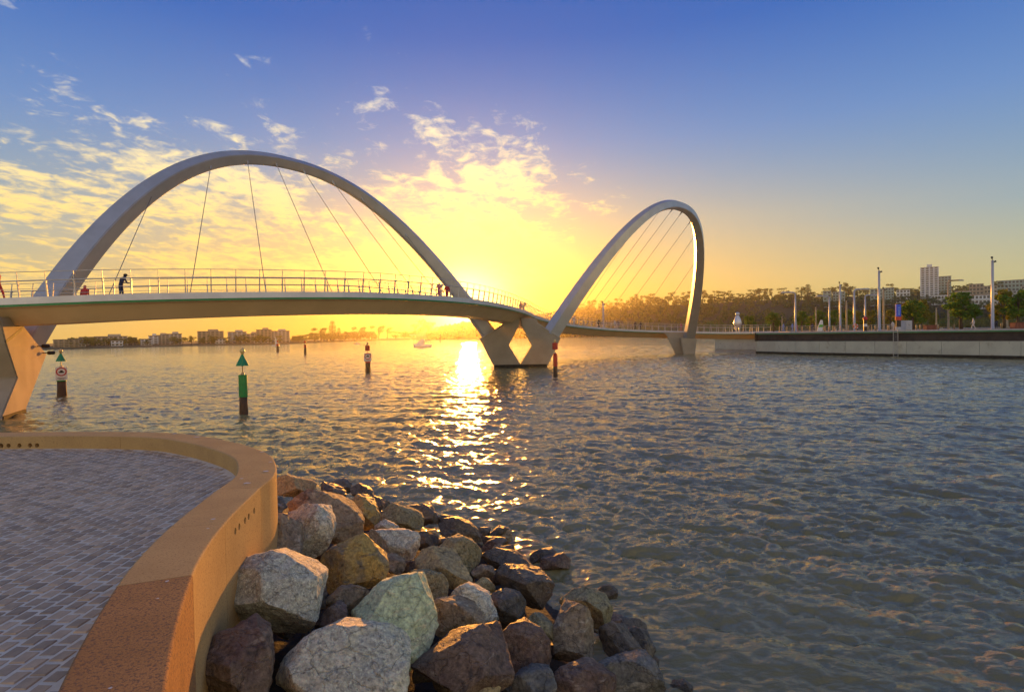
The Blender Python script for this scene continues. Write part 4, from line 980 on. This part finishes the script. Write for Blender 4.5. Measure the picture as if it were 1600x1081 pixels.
LF_H = leafmat('leaf_hill', (.085, .125, .035), (.11, .15, .04), (.15, .17, .045))
BARK = mat('bark', (.13, .09, .06), (.09, .065, .045), rough=.9, scale=4, bump=.02, bscale=9, stretch=(5, 5, 1))
def woodmat():
    m = leafmat('leaf_wood', (.03, .045, .015), (.06, .075, .02), (.07, .08, .025)); g = G(m.node_tree); b = m.node_tree.nodes['Principled BSDF']
    tc = g.n('ShaderNodeTexCoord').outputs['Object']
    c = g.ramp(g.noise(tc, .075, 3, .6), [(.30, (.05, .08, .024)), (.45, (.11, .16, .04)), (.55, (.18, .19, .045)), (.68, (.07, .11, .03))])  # light and dark clump shading put into the leaf colour by noise
    g.put(b.inputs['Base Color'], c)
    t = [x for x in m.node_tree.nodes if x.bl_idname == 'ShaderNodeBsdfTranslucent'][0]; g.put(t.inputs[0], g.vm('MULTIPLY', c, (1.5, 1.3, .5))); return m
def clumps(rr, n_leaf, blobs, size):
    V = []; Fs = []
    for (c, rad) in blobs:
        k = n_leaf
        d = rr.normal(size=(k, 3)); d /= np.linalg.norm(d, axis=1)[:, None]
        p = np.asarray(c)+d*np.asarray(rad)*(rr.uniform(.55, 1.08, (k, 1)))
        a = rr.normal(size=(k, 3)); a /= np.linalg.norm(a, axis=1)[:, None]; bb = np.cross(a, rr.normal(size=(k, 3))); bb /= np.linalg.norm(bb, axis=1)[:, None]
        s = size*rr.uniform(.6, 1.3, (k, 1))
        quad = np.stack([p-a*s, p+bb*s*.55, p+a*s, p-bb*s*.55], 1)
        i0 = len(V)*4 if False else sum(len(x) for x in V)
        V.append(quad.reshape(-1, 3)); Fs.append(i0+np.arange(4*k).reshape(-1, 4))
    return np.vstack(V), np.vstack(Fs)
def leaf_mesh(V, Fc, name, m):
    me = bpy.data.meshes.new(name); me.vertices.add(len(V)); me.vertices.foreach_set('co', V.astype(np.float32).ravel())
    me.loops.add(Fc.size); me.loops.foreach_set('vertex_index', Fc.astype(np.int32).ravel()); me.polygons.add(len(Fc)); me.polygons.foreach_set('loop_start', np.arange(0, Fc.size, 4, dtype=np.int32)); me.update(calc_edges=True)
    me.materials.append(m); return me
def tree_meshes(kind, seed, leafm):
    """unit tree about 1 high: returns trunk mesh, crown mesh"""
    rr = np.random.default_rng(seed); t = MB(); blobs = []
    if kind == 'round':
        t.tube([(0, 0, 0), (.01, 0, .22), (0, .01, .5), (.01, 0, .8)], [.035, .028, .02, .008], 7)
        for k in range(6):
            a = k*1.05; t.tube([(0, 0, .25+.05*k), (.13*math.cos(a), .13*math.sin(a), .4+.07*k)], [.016, .006], 5)
        for k in range(26):
            a = rr.uniform(0, 6.28); h = rr.uniform(.28, .93); r = .34*math.sqrt(max(.05, 1-((h-.52)/.45)**2))*rr.uniform(.3, 1.0)
            blobs.append(((r*math.cos(a), r*math.sin(a), h), (.11, .11, .085)))
        V, Fc = clumps(rr, 52, blobs, .042)
    elif kind == 'gum':
        t.tube([(0, 0, 0), (.02, 0, .3), (-.01, .01, .6), (.02, 0, .85)], [.022, .018, .013, .005], 6)
        for k in range(9):
            a = rr.uniform(0, 6.28); h = rr.uniform(.42, .9); r = rr.uniform(.10, .33)
            e = (r*math.cos(a), r*math.sin(a), h+.06); t.tube([(0, 0, h-.16), (e[0]*.6, e[1]*.6, h-.02), e], [.010, .007, .003], 5)
            for q in range(2): blobs.append(((e[0]+rr.uniform(-.05, .05), e[1]+rr.uniform(-.05, .05), e[2]+rr.uniform(-.02, .05)), (rr.uniform(.09, .15), rr.uniform(.09, .15), rr.uniform(.06, .10))))
        V, Fc = clumps(rr, 30, blobs, .034)
    elif kind == 'pine':
        t.tube([(0, 0, 0), (0, 0, .5), (0, 0, 1.0)], [.022, .014, .002], 6)
        for k in range(13):
            h = .14+.062*k; r = .22*(1-h)+.02
            for q in range(6):
                a = q*1.047+k*.5; t.tube([(0, 0, h), (r*math.cos(a), r*math.sin(a), h+.01)], [.006, .002], 4)
                for f in (.5, .95): blobs.append(((r*f*math.cos(a), r*f*math.sin(a), h+.012), (.05, .05, .016)))
        V, Fc = clumps(rr, 10, blobs, .022)
    else:                                                          # bushy hill tree
        t.tube([(0, 0, 0), (.01, .0, .4), (0, 0, .75)], [.03, .022, .006], 6)
        for k in range(5): a = k*1.26; t.tube([(0, 0, .3), (.2*math.cos(a), .2*math.sin(a), .55)], [.014, .005], 5)
        for k in range(20):
            a = rr.uniform(0, 6.28); h = rr.uniform(.25, .95); r = .42*math.sqrt(max(.04, 1-((h-.5)/.52)**2))*rr.uniform(.2, 1)
            blobs.append(((r*math.cos(a), r*math.sin(a), h), (.15, .15, .10)))
        V, Fc = clumps(rr, 26, blobs, .048)
    return t.mesh('trunk', True), leaf_mesh(V, Fc, 'crown', leafm)
LIB = {}
def tree(kind, leafm, var, p, h, label, group, name, wide=1.0, rz=0):
    key = (kind, leafm.name, var)
    if key not in LIB:
        a, c = tree_meshes(kind, 11*var+hash(kind) % 7 if False else 11*var+len(kind), leafm); a.materials.append(BARK); LIB[key] = (a, c)
    a, c = LIB[key]; root = empty(name, tuple(p), rz); tag(root, label, 'tree', group)
    for nm, me in (('trunk', a), ('crown', c)):
        o = link(nm, me, None, root); o.scale = (h*wide, h*wide, h)
    return root
TR = [(1171, 190, 4.6, 1.15, LF_Q, 'small round street tree beside the silver sculpture'), (1209, 172, 5.0, 1.1, LF_Q, 'round dark street tree behind the promenade fence'), (1253, 170, 5.2, .9, LF_Q, 'street tree just past the arm lamp with two walkers below'),
      (1281, 176, 5.4, 1.0, LF_Q, 'street tree over the sail shaped sign'), (1303, 172, 5.2, .9, LF_Q, 'street tree squeezed in a row behind the spotlight mast'), (1325, 168, 5.0, 1.0, LF_Q, 'street tree above the lifebuoy'),
      (1427, 128, 5.8, 1.05, LF_Q, 'dense round tree beside the grey cabinet'), (1502, 112, 6.2, 1.25, LF_Q, 'lone broad round tree on the lawn edge'), (1569, 112, 6.3, .95, LF_Y, 'yellow green lawn tree beside the tallest mast'), (1590, 100, 5.7, 1.1, LF_Q, 'dark green lawn tree next to the yellow green one'),
      (1412, 160, 6.6, .9, LF_Y, 'sunlit yellow tree behind the dense round tree'), (1440, 170, 7.6, .85, LF_Y, 'taller sunlit yellow tree behind the dense round tree'), (1360, 190, 5.6, .8, LF_Y, 'sparse yellow tree behind the spotlight mast'), (1391, 185, 5.6, .8, LF_Y, 'sparse yellow tree behind the blue pylon sign'),
      (1268, 215, 5.0, .9, LF_Y, 'sunlit young tree in the row behind the street trees'), (1460, 200, 5.0, .8, LF_Y, 'small yellow tree under the white tower block'), (1340, 215, 6.0, .9, LF_Y, 'yellow tree behind the arm lamps')]
for k, (px, D, h, w, lm, lab) in enumerate(TR): tree('round', lm, k % 4, ground_at(px, D), h*1.18, lab, 'trees on the promenade', 'street_tree', w*1.02, k*1.3)
# ------------------------------------------------------------------ wooded escarpment and far shores
def top_y(px): return np.interp(px, [640, 690, 720, 760, 850, 900, 930, 1000, 1100, 1200, 1300, 1400, 1500, 1600, 1900, 2200], [522, 519, 513, 507, 497, 491, 486, 480, 474, 469, 467, 464, 462, 458, 455, 460])
HILLM = mat('hill_ground', (.05, .052, .02), (.07, .06, .025), rough=.95, scale=.02, coord='Object', bump=.6, bscale=.08, c3=(.11, .085, .03), c3s=.03)
def hill_z(px, D):
    hor = proj(np.array([ (px-800)/F*1000., 1000., 4.]))[1]; zt = 4+(hor-top_y(px))*1000/F
    t = np.clip((D-790)/210, 0, 1); t = t*t*(3-2*t)
    return .4+(zt-.4)*t+6*mnoise.noise(Vector((px*.02, D*.01, 0)))*t
pxs = np.arange(650, 2301, 15); Ds = np.r_[np.arange(752, 1080, 18), 1130]
vs = []; 
for px in pxs:
    for D in Ds: d = ray(px, 515); k = D/d[1]; vs.append((d[0]*k, D, hill_z(px, D) if D > 760 else -.5))
n = len(Ds); b = MB(); b.add(vs, [(i*n+j, (i+1)*n+j, (i+1)*n+j+1, i*n+j+1) for i in range(len(pxs)-1) for j in range(n-1)])
tag(b.build('wooded_hill', HILLM, smooth=True), 'wooded river escarpment beyond the quay', kind='structure')
rr = np.random.default_rng(77)
def dir_at(px, D): d = ray(px, 515); k = D/d[1]; return d[0]*k
# tree mass covering the slope: one far wood
V = []; Fc = []; nv = 0
for k in range(2400):
    px = rr.uniform(668, 1900); D = rr.uniform(765, 1010); z = hill_z(px, D); h = rr.uniform(5, 11); x = dir_at(px, D)
    q = 34; d = rr.normal(size=(q, 3)); d /= np.linalg.norm(d, axis=1)[:, None]; p = np.array([x, D, z+h*.55])+d*np.array([h*.55, h*.55, h*.5])*rr.uniform(.5, 1.05, (q, 1))
    a = rr.normal(size=(q, 3)); a /= np.linalg.norm(a, axis=1)[:, None]; bb = np.cross(a, rr.normal(size=(q, 3))); bb /= np.linalg.norm(bb, axis=1)[:, None]; s = rr.uniform(.9, 2.2, (q, 1))
    V.append(np.stack([p-a*s, p+bb*s*.7, p+a*s, p-bb*s*.7], 1).reshape(-1, 3)); Fc.append(nv+np.arange(4*q).reshape(-1, 4)); nv += 4*q
wood = link('hillside_wood', leaf_mesh(np.vstack(V), np.vstack(Fc), 'hillside_wood', woodmat())); tag(wood, 'dense mass of trees covering the escarpment', 'wood', kind='stuff')
for k in range(60):                                              # sunlit trees at the foot of the slope
    px = rr.uniform(930, 1640); D = rr.uniform(690, 760); tree('bush', LF_Y if rr.random() < .7 else LF_Q, k % 5, (dir_at(px, D), D, 1), rr.uniform(9, 17), 'yellow green tree at the foot of the wooded slope', 'sunlit trees at the foot of the slope', 'foot_tree', 1.4, k)
SKY_T = []
px = 905
while px < 1640:
    kind = 'gum' if rr.random() < .72 else 'bush'; D = rr.uniform(960, 1030); h = rr.uniform(15, 25)
    SKY_T.append((px, D, h, kind)); px += rr.uniform(7, 15)
hl = {'gum': 'open crowned gum tree on the ridge skyline', 'bush': 'dense dark tree on the ridge skyline'}
for k, (px, D, h, kind) in enumerate(SKY_T):
    tree(kind, LF_H, k % 5, (dir_at(px, D), D, hill_z(px, D)-1), h, hl[kind], 'trees along the ridge skyline', 'ridge_tree', rr.uniform(.9, 1.3), k*.9)
for px, h in ((995, 30), (1263, 33)): tree('pine', LF_H, 1, (dir_at(px, 960), 960, hill_z(px, 960)-1), h, 'tall narrow pine rising above the ridge by the '+('far arch' if px < 1100 else 'arm lamps'), 'tall pines on the ridge', 'ridge_pine', 1.25)
for k, px in enumerate(np.arange(705, 905, 9)): tree('bush', LF_H, k % 5, (dir_at(px, 985), 985, hill_z(px, 985)-1), rr.uniform(7, 12), 'low dark tree on the far ridge end under the sun', 'low trees on the ridge end', 'ridge_tree', 1.2, k)
# left shore strip
SH = [(-60, 549), (60, 547), (100, 545.5), (200, 543), (300, 540.5), (380, 539), (450, 537.5), (520, 534), (580, 532), (640, 530.5), (700, 529)]
SP = np.array([onz(x, y, 0)[:2] for x, y in SH]); SC = resample(catmull(SP, 6), 12)
dirs = SC/np.linalg.norm(SC, axis=1)[:, None]
b = MB(); n = len(SC)
prof = [(0, -.5), (3, .6), (12, 1.2), (60, 2.0), (250, 3.0), (600, 4)]
b.add([(*(p+d*o), z) for p, d in zip(SC, dirs) for o, z in prof], [(i*6+j, (i+1)*6+j, (i+1)*6+j+1, i*6+j+1) for i in range(n-1) for j in range(5)])
tag(b.build('far_shore', mat('shore_grass', (.07, .085, .03), (.10, .09, .04), rough=.95, scale=.05, coord='Object')), 'low grassy far river shore', kind='structure')
def shore_at(px, back=10):
    d = ray(px, 540)[:2]; d /= np.linalg.norm(d); i = int(np.argmin(np.abs(np.cross(np.c_[SC, np.zeros(n)], np.r_[d, 0])[:, 2]))); r = np.linalg.norm(SC[i])+back; return d*r, r
BWALLS = [mat('wall_cream', (.58, .50, .38), (.52, .45, .34), rough=.8, scale=.2), mat('wall_white', (.82, .81, .79), (.76, .75, .73), rough=.8, scale=.2), mat('wall_tan', (.50, .40, .28), (.45, .36, .25), rough=.8, scale=.2), mat('wall_grey', (.50, .50, .48), (.45, .45, .43), rough=.8, scale=.2), mat('wall_greenish', (.40, .50, .45), (.34, .44, .40), rough=.6, scale=.2)]
ROOFM = mat('roof_grey', (.22, .19, .17), rough=.8); ROOFR = mat('roof_red', (.38, .13, .07), (.32, .11, .06), rough=.8, scale=.4)
WIN = mat('window_dark', (.05, .055, .06), rough=.2, spec=.7)
WCACHE = {}
def building(x, y, z0, w, h, d, storeys, bays, wm, label, group=None, name='apartment_block', roof=ROOFM, pent=None, balcony=True, rz=None):
    """box block with recess-framed windows, balcony slabs and a roof; local -Y faces the viewer"""
    rz = -math.atan2(x, y) if rz is None else rz
    root = empty(name, (x, y, z0), rz); tag(root, label, 'building', group)
    b = MB(); b.box((0, d/2, h/2), (w, d, h)); b.build('wall', wm, root)
    b = MB(); b.box((0, d/2, h+.15), (w+.5, d+.5, .5)); rf = b.build('roof', roof, root)
    if pent: b = MB(); b.box((pent[0]*w, d/2, h+.4+pent[2]/2), (pent[1]*w, d*.5, pent[2])); b.build('plant_room', wm, rf)
    sh = h/storeys; sw = w/bays
    key = (round(sw*.62, 2), round(sh*.55, 2))
    if key not in WCACHE:
        m = MB(); m.box((0, 0, 0), (key[0], .12, key[1])); me = m.mesh('window'); me.materials.append(WIN); WCACHE[key] = me
    for s in range(storeys):
        for c in range(bays):
            o = link('window', WCACHE[key], None, root); o.location = (-w/2+(c+.5)*sw, -.03, (s+.52)*sh)
        if balcony and s > 0: b = MB(); b.box((0, -.45, s*sh), (w*.94, .9, .28)); b.build('balcony', wm, root)
    return root
# pixel extents of the far left blocks: x0, x1, top y, material, storeys, bays
LB = [(90, 118, 531, 2, 4, 5, 'tan waterside block next to the bridge arch foot'), (112, 138, 529, 0, 4, 4, 'low cream block with flat roof beside the white house'), (111, 130, 537, 1, 2, 4, 'small white two storey house on the shore'), (130, 160, 527, 2, 4, 6, 'long tan apartment block with dark balconies'),
      (155, 193, 526, 0, 5, 7, 'wide cream apartment block with stepped roof'), (196, 212, 528, 2, 4, 3, 'narrow tan block between trees'), (222, 236, 530, 1, 3, 3, 'small bright white block by the shore'), (234, 246, 525, 1, 5, 2, 'slim white stair tower among low blocks'), (244, 262, 524, 0, 5, 4, 'cream block with a roof deck'),
      (262, 282, 522, 3, 5, 4, 'grey block with an overhanging flat roof'), (312, 347, 518, 2, 6, 6, 'broad brown tower block standing clear of its neighbours'), (358, 384, 519, 3, 6, 4, 'stepped grey brown block beside the broad brown tower'), (386, 404, 522, 0, 5, 3, 'low cream block joining two taller ones'), (402, 424, 515.5, 2, 7, 4, 'tallest brown waterside tower with roof plant'),
      (424, 452, 517.5, 3, 6, 5, 'wide grey brown block beside the tallest waterside tower'), (398, 423, 530, 1, 2, 5, 'low white boathouse in front of the tallest waterside tower'), (338, 352, 531, 1, 2, 3, 'little white house below the broad brown tower'), (176, 190, 534, 1, 2, 3, 'little white villa below the wide cream block')]
for x0, x1, ty, mi, st, by, lab in LB:
    xy, r = shore_at((x0+x1)/2, 14 if ty > 529 else 45); d = math.cos(math.atan2(xy[0], xy[1]))
    Dp = xy@FW[:2]; w = (x1-x0)/F*Dp/d*.92; hor = proj(np.array([xy[0]*5, xy[1]*5, 4.]))[1]
    z0 = 1.2; h = 4+(hor-ty)*Dp/F-z0
    building(xy[0], xy[1], z0, w, max(h, 4), 14, st, by, BWALLS[mi], lab, 'apartment blocks on the far shore', pent=(0.1, .4, 1.6) if st > 4 else None)
# trees along that shore
for k in range(46):
    px = rr.uniform(84, 470); xy, r = shore_at(px, rr.uniform(6, 30)); tree('bush', LF_H, k % 5, (xy[0], xy[1], 1), rr.uniform(4.5, 7.5), 'rounded dark tree between the far shore apartment blocks', 'trees among the far shore blocks', 'shore_tree', 1.25, k)
for k in range(52):
    px = rr.uniform(455, 690); xy, r = shore_at(px, rr.uniform(6, 40)); h = np.interp(px, [455, 520, 600, 690], [7, 9, 11, 10])*rr.uniform(.7, 1.3); tree('bush', LF_H, k % 5, (xy[0], xy[1], 1), h, 'low tree in the belt on the far shore beyond the apartment blocks', 'tree belt on the far shore', 'shore_tree', 1.6, k)
for px, h, kind, lab in [(520, 22, 'pine', 'tall conical pine standing up from the far tree belt'), (501, 15, 'gum', 'open crowned tree beside the conical pine'), (530, 14, 'pine', 'shorter pine next to the tall conical one'), (563, 15, 'gum', 'spreading gum on the far tree belt'), (592, 16, 'gum', 'spreading gum nearer the sun on the far tree belt'), (605, 14, 'gum', 'last gum before the bare stretch of far shore'), (664, 20, 'bush', 'dark rounded tree standing below the sun by the ridge')]:
    xy, r = shore_at(px, 25); tree(kind, LF_H, 2, (xy[0], xy[1], 1), h*r/620, lab, None, 'shore_tree', 1.5 if kind != 'pine' else 1.2)
# far road bridge low over the water
xy0, r0 = shore_at(640, 4); xy1 = np.array([dir_at(712, 1010), 1010.])
fb = empty('distant_road_bridge', (xy0[0], xy0[1], 0)); tag(fb, 'distant low road bridge on many thin piers', 'bridge')
b = MB(); b.prism([(0, 0, 6.5), (*(xy1-xy0), 6.5), (*(xy1-xy0+(0, 14)), 6.5), (0, 14, 6.5)], (0, 0, 2.2)); b.build('deck', CONC, fb)
for t in np.linspace(.04, .96, 13): q = (xy1-xy0)*t; b = MB(); b.box((q[0], q[1]+6, 2.5), (1.8, 8, 8.2)); b.build('pier', CONC, fb)
# buildings on the escarpment: x0, x1, top, bottom, distance
HB = [(1440.5, 1464.5, 418, 466, 880, 1, 16, 4, 'tall white residential tower with vertical ribs on the hill', ROOFM), (1467, 1485, 432, 464, 960, 4, 9, 4, 'green glass block beside the white tower', ROOFM), (1287, 1299, 455, 474, 880, 4, 5, 2, 'pale narrow block behind the arm lamps', ROOFM), (1302, 1320, 456, 473, 890, 4, 5, 4, 'pale green block behind the timber posts', ROOFM),
      (1380, 1396, 450, 470, 890, 4, 6, 4, 'pale green apartment block behind the spotlight mast', ROOFM), (1402, 1421, 453, 467, 880, 1, 4, 4, 'white terraced block above the blue pylon sign', ROOFM), (1361, 1378, 452, 472, 900, 4, 5, 3, 'greenish block half hidden behind the thin arm lamp', ROOFM), (1458, 1488, 461, 470, 850, 1, 2, 7, 'long low white house row below the white tower', ROOFM),
      (1494, 1515, 455, 466, 850, 0, 2, 4, 'red roofed house in the trees past the green glass block', ROOFR), (1516, 1535, 444, 466, 880, 2, 5, 4, 'tan apartment block on the hill beyond the lone lawn tree', ROOFM), (1520, 1545, 461, 476, 820, 1, 3, 5, 'white block with a red roof below the tan one', ROOFR), (1535, 1556, 447, 470, 880, 0, 5, 5, 'cream stepped block behind the tallest mast', ROOFR),
      (1550, 1572, 457, 476, 820, 1, 4, 5, 'white terrace block with red roof right behind the tallest mast', ROOFR), (1562, 1600, 438, 456, 950, 4, 4, 8, 'long greenish block along the top of the hill', ROOFM), (1573, 1598, 454, 474, 850, 3, 5, 5, 'grey banded block below the long greenish one', ROOFM), (1600, 1640, 446, 474, 860, 0, 6, 6, 'cream block at the end of the hill row', ROOFM)]
for x0, x1, y0, y1, D, mi, st, by, lab, rf in HB:
    px = (x0+x1)/2; x = dir_at(px, D); hor = proj(np.array([x*5, D*5, 4.]))[1]; zt = 4+(hor-y0)*D/F; zb = 4+(hor-y1)*D/F-6
    h = zt-zb; w = (x1-x0)/F*D*.93
    o = building(x, D, zb, w, h, 16, st, by, BWALLS[mi], lab, 'buildings on the escarpment', roof=rf, pent=(0, .3, 4.5) if st > 10 else None, balcony=st < 10)
    if st > 10:
        for q in range(by+1): b = MB(); b.box((-w/2+q*w/by, -.6, h/2), (1.1, 1.4, h)); b.build('rib', BWALLS[1], o)
    for q in range(4):
        tree('bush', LF_H, q, (dir_at(px+(q-1.5)*(x1-x0)*.32, D-26), D-26, max(zb-3, hill_z(px, D-26)-1)), rr.uniform(8, 13), 'dark tree in front of the hillside buildings', 'trees below the hillside buildings', 'hill_tree', 1.2, q)
# ------------------------------------------------------------------ people
SKIN = mat('skin', (.45, .27, .18), (.40, .24, .16), rough=.6, scale=8)
HAIR = mat('hair', (.03, .022, .018), rough=.7)
CL = {k: mat('cloth_'+k, v, tuple(q*.8 for q in v), rough=.85, scale=12) for k, v in dict(navy=(.04, .05, .11), blue=(.22, .30, .62), white=(.66, .64, .62), red=(.50, .05, .05), black=(.025, .025, .03), khaki=(.28, .22, .14), pink=(.6, .16, .22), grey=(.22, .22, .24)).items()}
def person_mesh(pose):
    """one continuous skinned body 1.74 high, facing +X; material slots: shirt, trousers, skin, hair"""
    H = {'stand': 0, 'walk': 0, 'lean': 0, 'sit': 0}[pose]
    z = -.42 if pose == 'sit' else 0
    V = {'pel': (0, 0, .96), 'sp': (.01, 0, 1.18), 'ch': (.02, 0, 1.38), 'nk': (.03, 0, 1.50), 'hd': (.05, 0, 1.60), 'tp': (.05, 0, 1.70)}
    if pose == 'lean': V.update(sp=(.06, 0, 1.16), ch=(.14, 0, 1.34), nk=(.22, 0, 1.43), hd=(.30, 0, 1.49), tp=(.33, 0, 1.58))
    st = .26 if pose == 'walk' else .03
    for s, n in ((1, 'l'), (-1, 'r')):
        k = s*st
        V['hp'+n] = (0, s*.10, .92); V['kn'+n] = (k*.5+.05, s*.10, .50); V['an'+n] = (k-(.05 if k < 0 else 0), s*.10, .09); V['to'+n] = (k+.15, s*.11, .04)
        cx, cz = V['ch'][0], V['ch'][2]
        V['sh'+n] = (cx, s*.19, cz+.04)
        if pose == 'lean': V['el'+n] = (cx+.14, s*.22, cz-.24); V['ha'+n] = (cx+.40, s*.12, cz-.26); V['fi'+n] = (cx+.47, s*.11, cz-.25)
        else: V['el'+n] = (cx-k*.35-.02, s*.25, cz-.25); V['ha'+n] = (cx-k*.7+.08, s*.25, cz-.50); V['fi'+n] = (cx-k*.8+.10, s*.24, cz-.58)
        if pose == 'sit': V['kn'+n] = (.42, s*.12, .92); V['an'+n] = (.48, s*.12, .50); V['to'+n] = (.62, s*.13, .46)
    RAD = {'pel': (.15, .11), 'sp': (.135, .10), 'ch': (.16, .11), 'nk': (.055, .055), 'hd': (.085, .10), 'tp': (.07, .085), 'hp': (.088, .088), 'kn': (.062, .062), 'an': (.042, .042), 'to': (.04, .03), 'sh': (.062, .062), 'el': (.046, .046), 'ha': (.034, .034), 'fi': (.026, .02)}
    E = [('pel', 'sp'), ('sp', 'ch'), ('ch', 'nk'), ('nk', 'hd'), ('hd', 'tp')]
    for n in 'lr': E += [('pel', 'hp'+n), ('hp'+n, 'kn'+n), ('kn'+n, 'an'+n), ('an'+n, 'to'+n), ('ch', 'sh'+n), ('sh'+n, 'el'+n), ('el'+n, 'ha'+n), ('ha'+n, 'fi'+n)]
    ks = list(V); me = bpy.data.meshes.new('body'); me.from_pydata([(V[k][0], V[k][1], V[k][2]+z) for k in ks], [(ks.index(a), ks.index(c)) for a, c in E], []); me.update()
    o = bpy.data.objects.new('body', me); COL.objects.link(o)
    o.modifiers.new('skin', 'SKIN'); sv = me.skin_vertices[0].data
    for i, k in enumerate(ks):
        r = RAD.get(k) or RAD[k[:2]]; sv[i].radius = r; sv[i].use_root = (k == 'pel')
    o.modifiers.new('sub', 'SUBSURF').levels = 1
    bpy.context.view_layer.update(); dg = bpy.context.evaluated_depsgraph_get()
    out = bpy.data.meshes.new_from_object(o.evaluated_get(dg)); bpy.data.objects.remove(o)
    hand = [np.array(V['ha'+n])+(0, 0, z) for n in 'lr']; hd = np.array(V['hd'])+(0, 0, z); hpz = V['pel'][2]+z-.02; nkz = V['nk'][2]+z+.02
    idx = []
    for p in out.polygons:
        c = np.array(p.center)
        if min(np.linalg.norm(c-h) for h in hand) < .17: i = 2
        elif c[2] > hd[2]+.055 or (np.linalg.norm(c-hd) < .16 and c[0] < hd[0]-.03 and c[2] > nkz+.02): i = 3
        elif c[2] > nkz and abs(c[1]) < .13: i = 2
        elif c[2] < hpz or (pose == 'sit' and c[0] > .12 and c[2] < hpz+.16): i = 1
        else: i = 0
        idx.append(i)
    out.polygons.foreach_set('material_index', idx); out.polygons.foreach_set('use_smooth', [True]*len(idx))
    return out
PM = {}
def person(p, rz, pose, top, legs, label, group=None):
    key = (pose, top, legs)
    if pose not in PM: PM[pose] = person_mesh(pose)
    if key not in PM:
        me = PM[pose].copy(); me.materials.clear()
        for m in (CL[top], CL[legs], SKIN, HAIR): me.materials.append(m)
        PM[key] = me
    o = link('person', PM[key], None); o.location = tuple(p); o.rotation_euler = (0, 0, rz); tag(o, label, 'person', group); return o
def on_deck(px, off, near):
    dk = np.array([deck_at(i, off, .01) for i in range(len(EDGE))]); q = proj(dk); ok = np.where(dk[:, 1] < 78)[0] if near else np.where(dk[:, 1] > 80)[0]
    j = ok[np.argmin(np.abs(q[ok, 0]-px))]; a = EDGE[min(j+1, len(EDGE)-1)]-EDGE[max(j-1, 0)]; return dk[j], math.atan2(a[1], a[0])
p, a = on_deck(190, 4.2, True); person(p, a-.25, 'lean', 'navy', 'black', 'person in dark shirt and cap looking down at a phone on the near deck')
ca = MB(); ca.lathe([(.115, 0), (.12, .05), (.09, .12), (.02, .145)], n=14); ca.prism([(.05, -.08, .01), (.22, -.06, .0), (.22, .06, .0), (.05, .08, .01)], (0, 0, .015))
cp = ca.build('cap', CL['black'], None, True); cp.parent = COL.objects['person']; cp.location = (.31, 0, 1.525)
for px, off, pose, t, l, da, lab in [(1, 1.0, 'walk', 'red', 'black', 0, 'person in red walking onto the near deck'), (122, 2.4, 'sit', 'red', 'grey', 1.2, 'person in red sitting low on the deck by the arch foot'), (684, 3.4, 'walk', 'pink', 'black', 0, 'person in pink walking past the lower end of the near arch'), (697, 3.6, 'walk', 'red', 'black', 3.1, 'person in red beside the foot of the near arch'),
                                 (817, 1.2, 'lean', 'khaki', 'grey', -1.5, 'person in khaki leaning on the rail above the middle pier'), (827, 1.2, 'lean', 'grey', 'black', -1.5, 'person in grey leaning on the rail beside the khaki one'), (853, 1.6, 'walk', 'red', 'khaki', 0, 'person in red top just past the middle pier')]:
    p, a = on_deck(px, off, True)
    if pose == 'sit':
        q = p.copy(); person((p[0], p[1], p[2]-.42), a+da, pose, t, l, lab)
    else: person(p, a+da, pose, t, l, lab)
for px, off, t, l, da, lab in [(934, 1.4, 'black', 'black', 0, 'person in black by the thin white lamp post on the far span'), (963, 1.2, 'white', 'khaki', 3.1, 'person in white on the far span'), (969, 2.0, 'grey', 'navy', 3.1, 'person in grey walking beside the one in white'), (993, 1.2, 'black', 'navy', 0, 'taller of two people in black on the far span'), (999.5, 1.8, 'black', 'black', 0.2, 'person in black a step ahead of the taller one'), (1063, 1.5, 'pink', 'grey', 3.1, 'person in pink by the foot of the far arch'), (897, 1.6, 'white', 'grey', 0, 'person in white where the far span begins')]:
    p, a = on_deck(px, off, False); person(p, a+da, 'walk', t, l, lab)
for px, D, t, l, rz, lab in [(1224, 116, 'blue', 'black', 0, 'person in light blue shirt following another along the promenade'), (1238, 114, 'blue', 'navy', .2, 'person in bright blue shirt walking ahead on the promenade'), (1219, 119, 'black', 'black', 3, 'person in dark clothes by the fence end'), (1245, 124, 'pink', 'khaki', 2, 'person in pink behind the two blue shirts'), (1521, 86, 'white', 'black', 2.6, 'person in white shirt and black trousers on the promenade near the lone tree'), (1395, 112, 'white', 'grey', 1, 'person in white beside the blue pylon sign'), (1269, 118, 'navy', 'grey', 1, 'person in navy beside the sail shaped sign'), (1557, 118, 'navy', 'black', 1, 'person in navy on the lawn behind the tallest mast')]:
    person(ground_at(px, D), rz, 'walk', t, l, lab)
# ------------------------------------------------------------------ haze over the river
b = MB(); b.box((300, 450, 58), (3400, 1400, 122))
hz = b.build('haze', None) if False else None
me = b.mesh('haze'); hm = bpy.data.materials.new('river_haze'); hm.use_nodes = True; nt = hm.node_tree
nt.nodes.remove(nt.nodes['Principled BSDF']); pvn = nt.nodes.new('ShaderNodeVolumePrincipled')
pvn.inputs['Color'].default_value = (.95, .86, .70, 1); pvn.inputs['Density'].default_value = .00013; pvn.inputs['Anisotropy'].default_value = .84
nt.links.new(pvn.outputs[0], nt.nodes['Material Output'].inputs['Volume']); me.materials.append(hm)
hz = link('haze', me); tag(hz, 'thin golden evening haze over the river', kind='stuff')
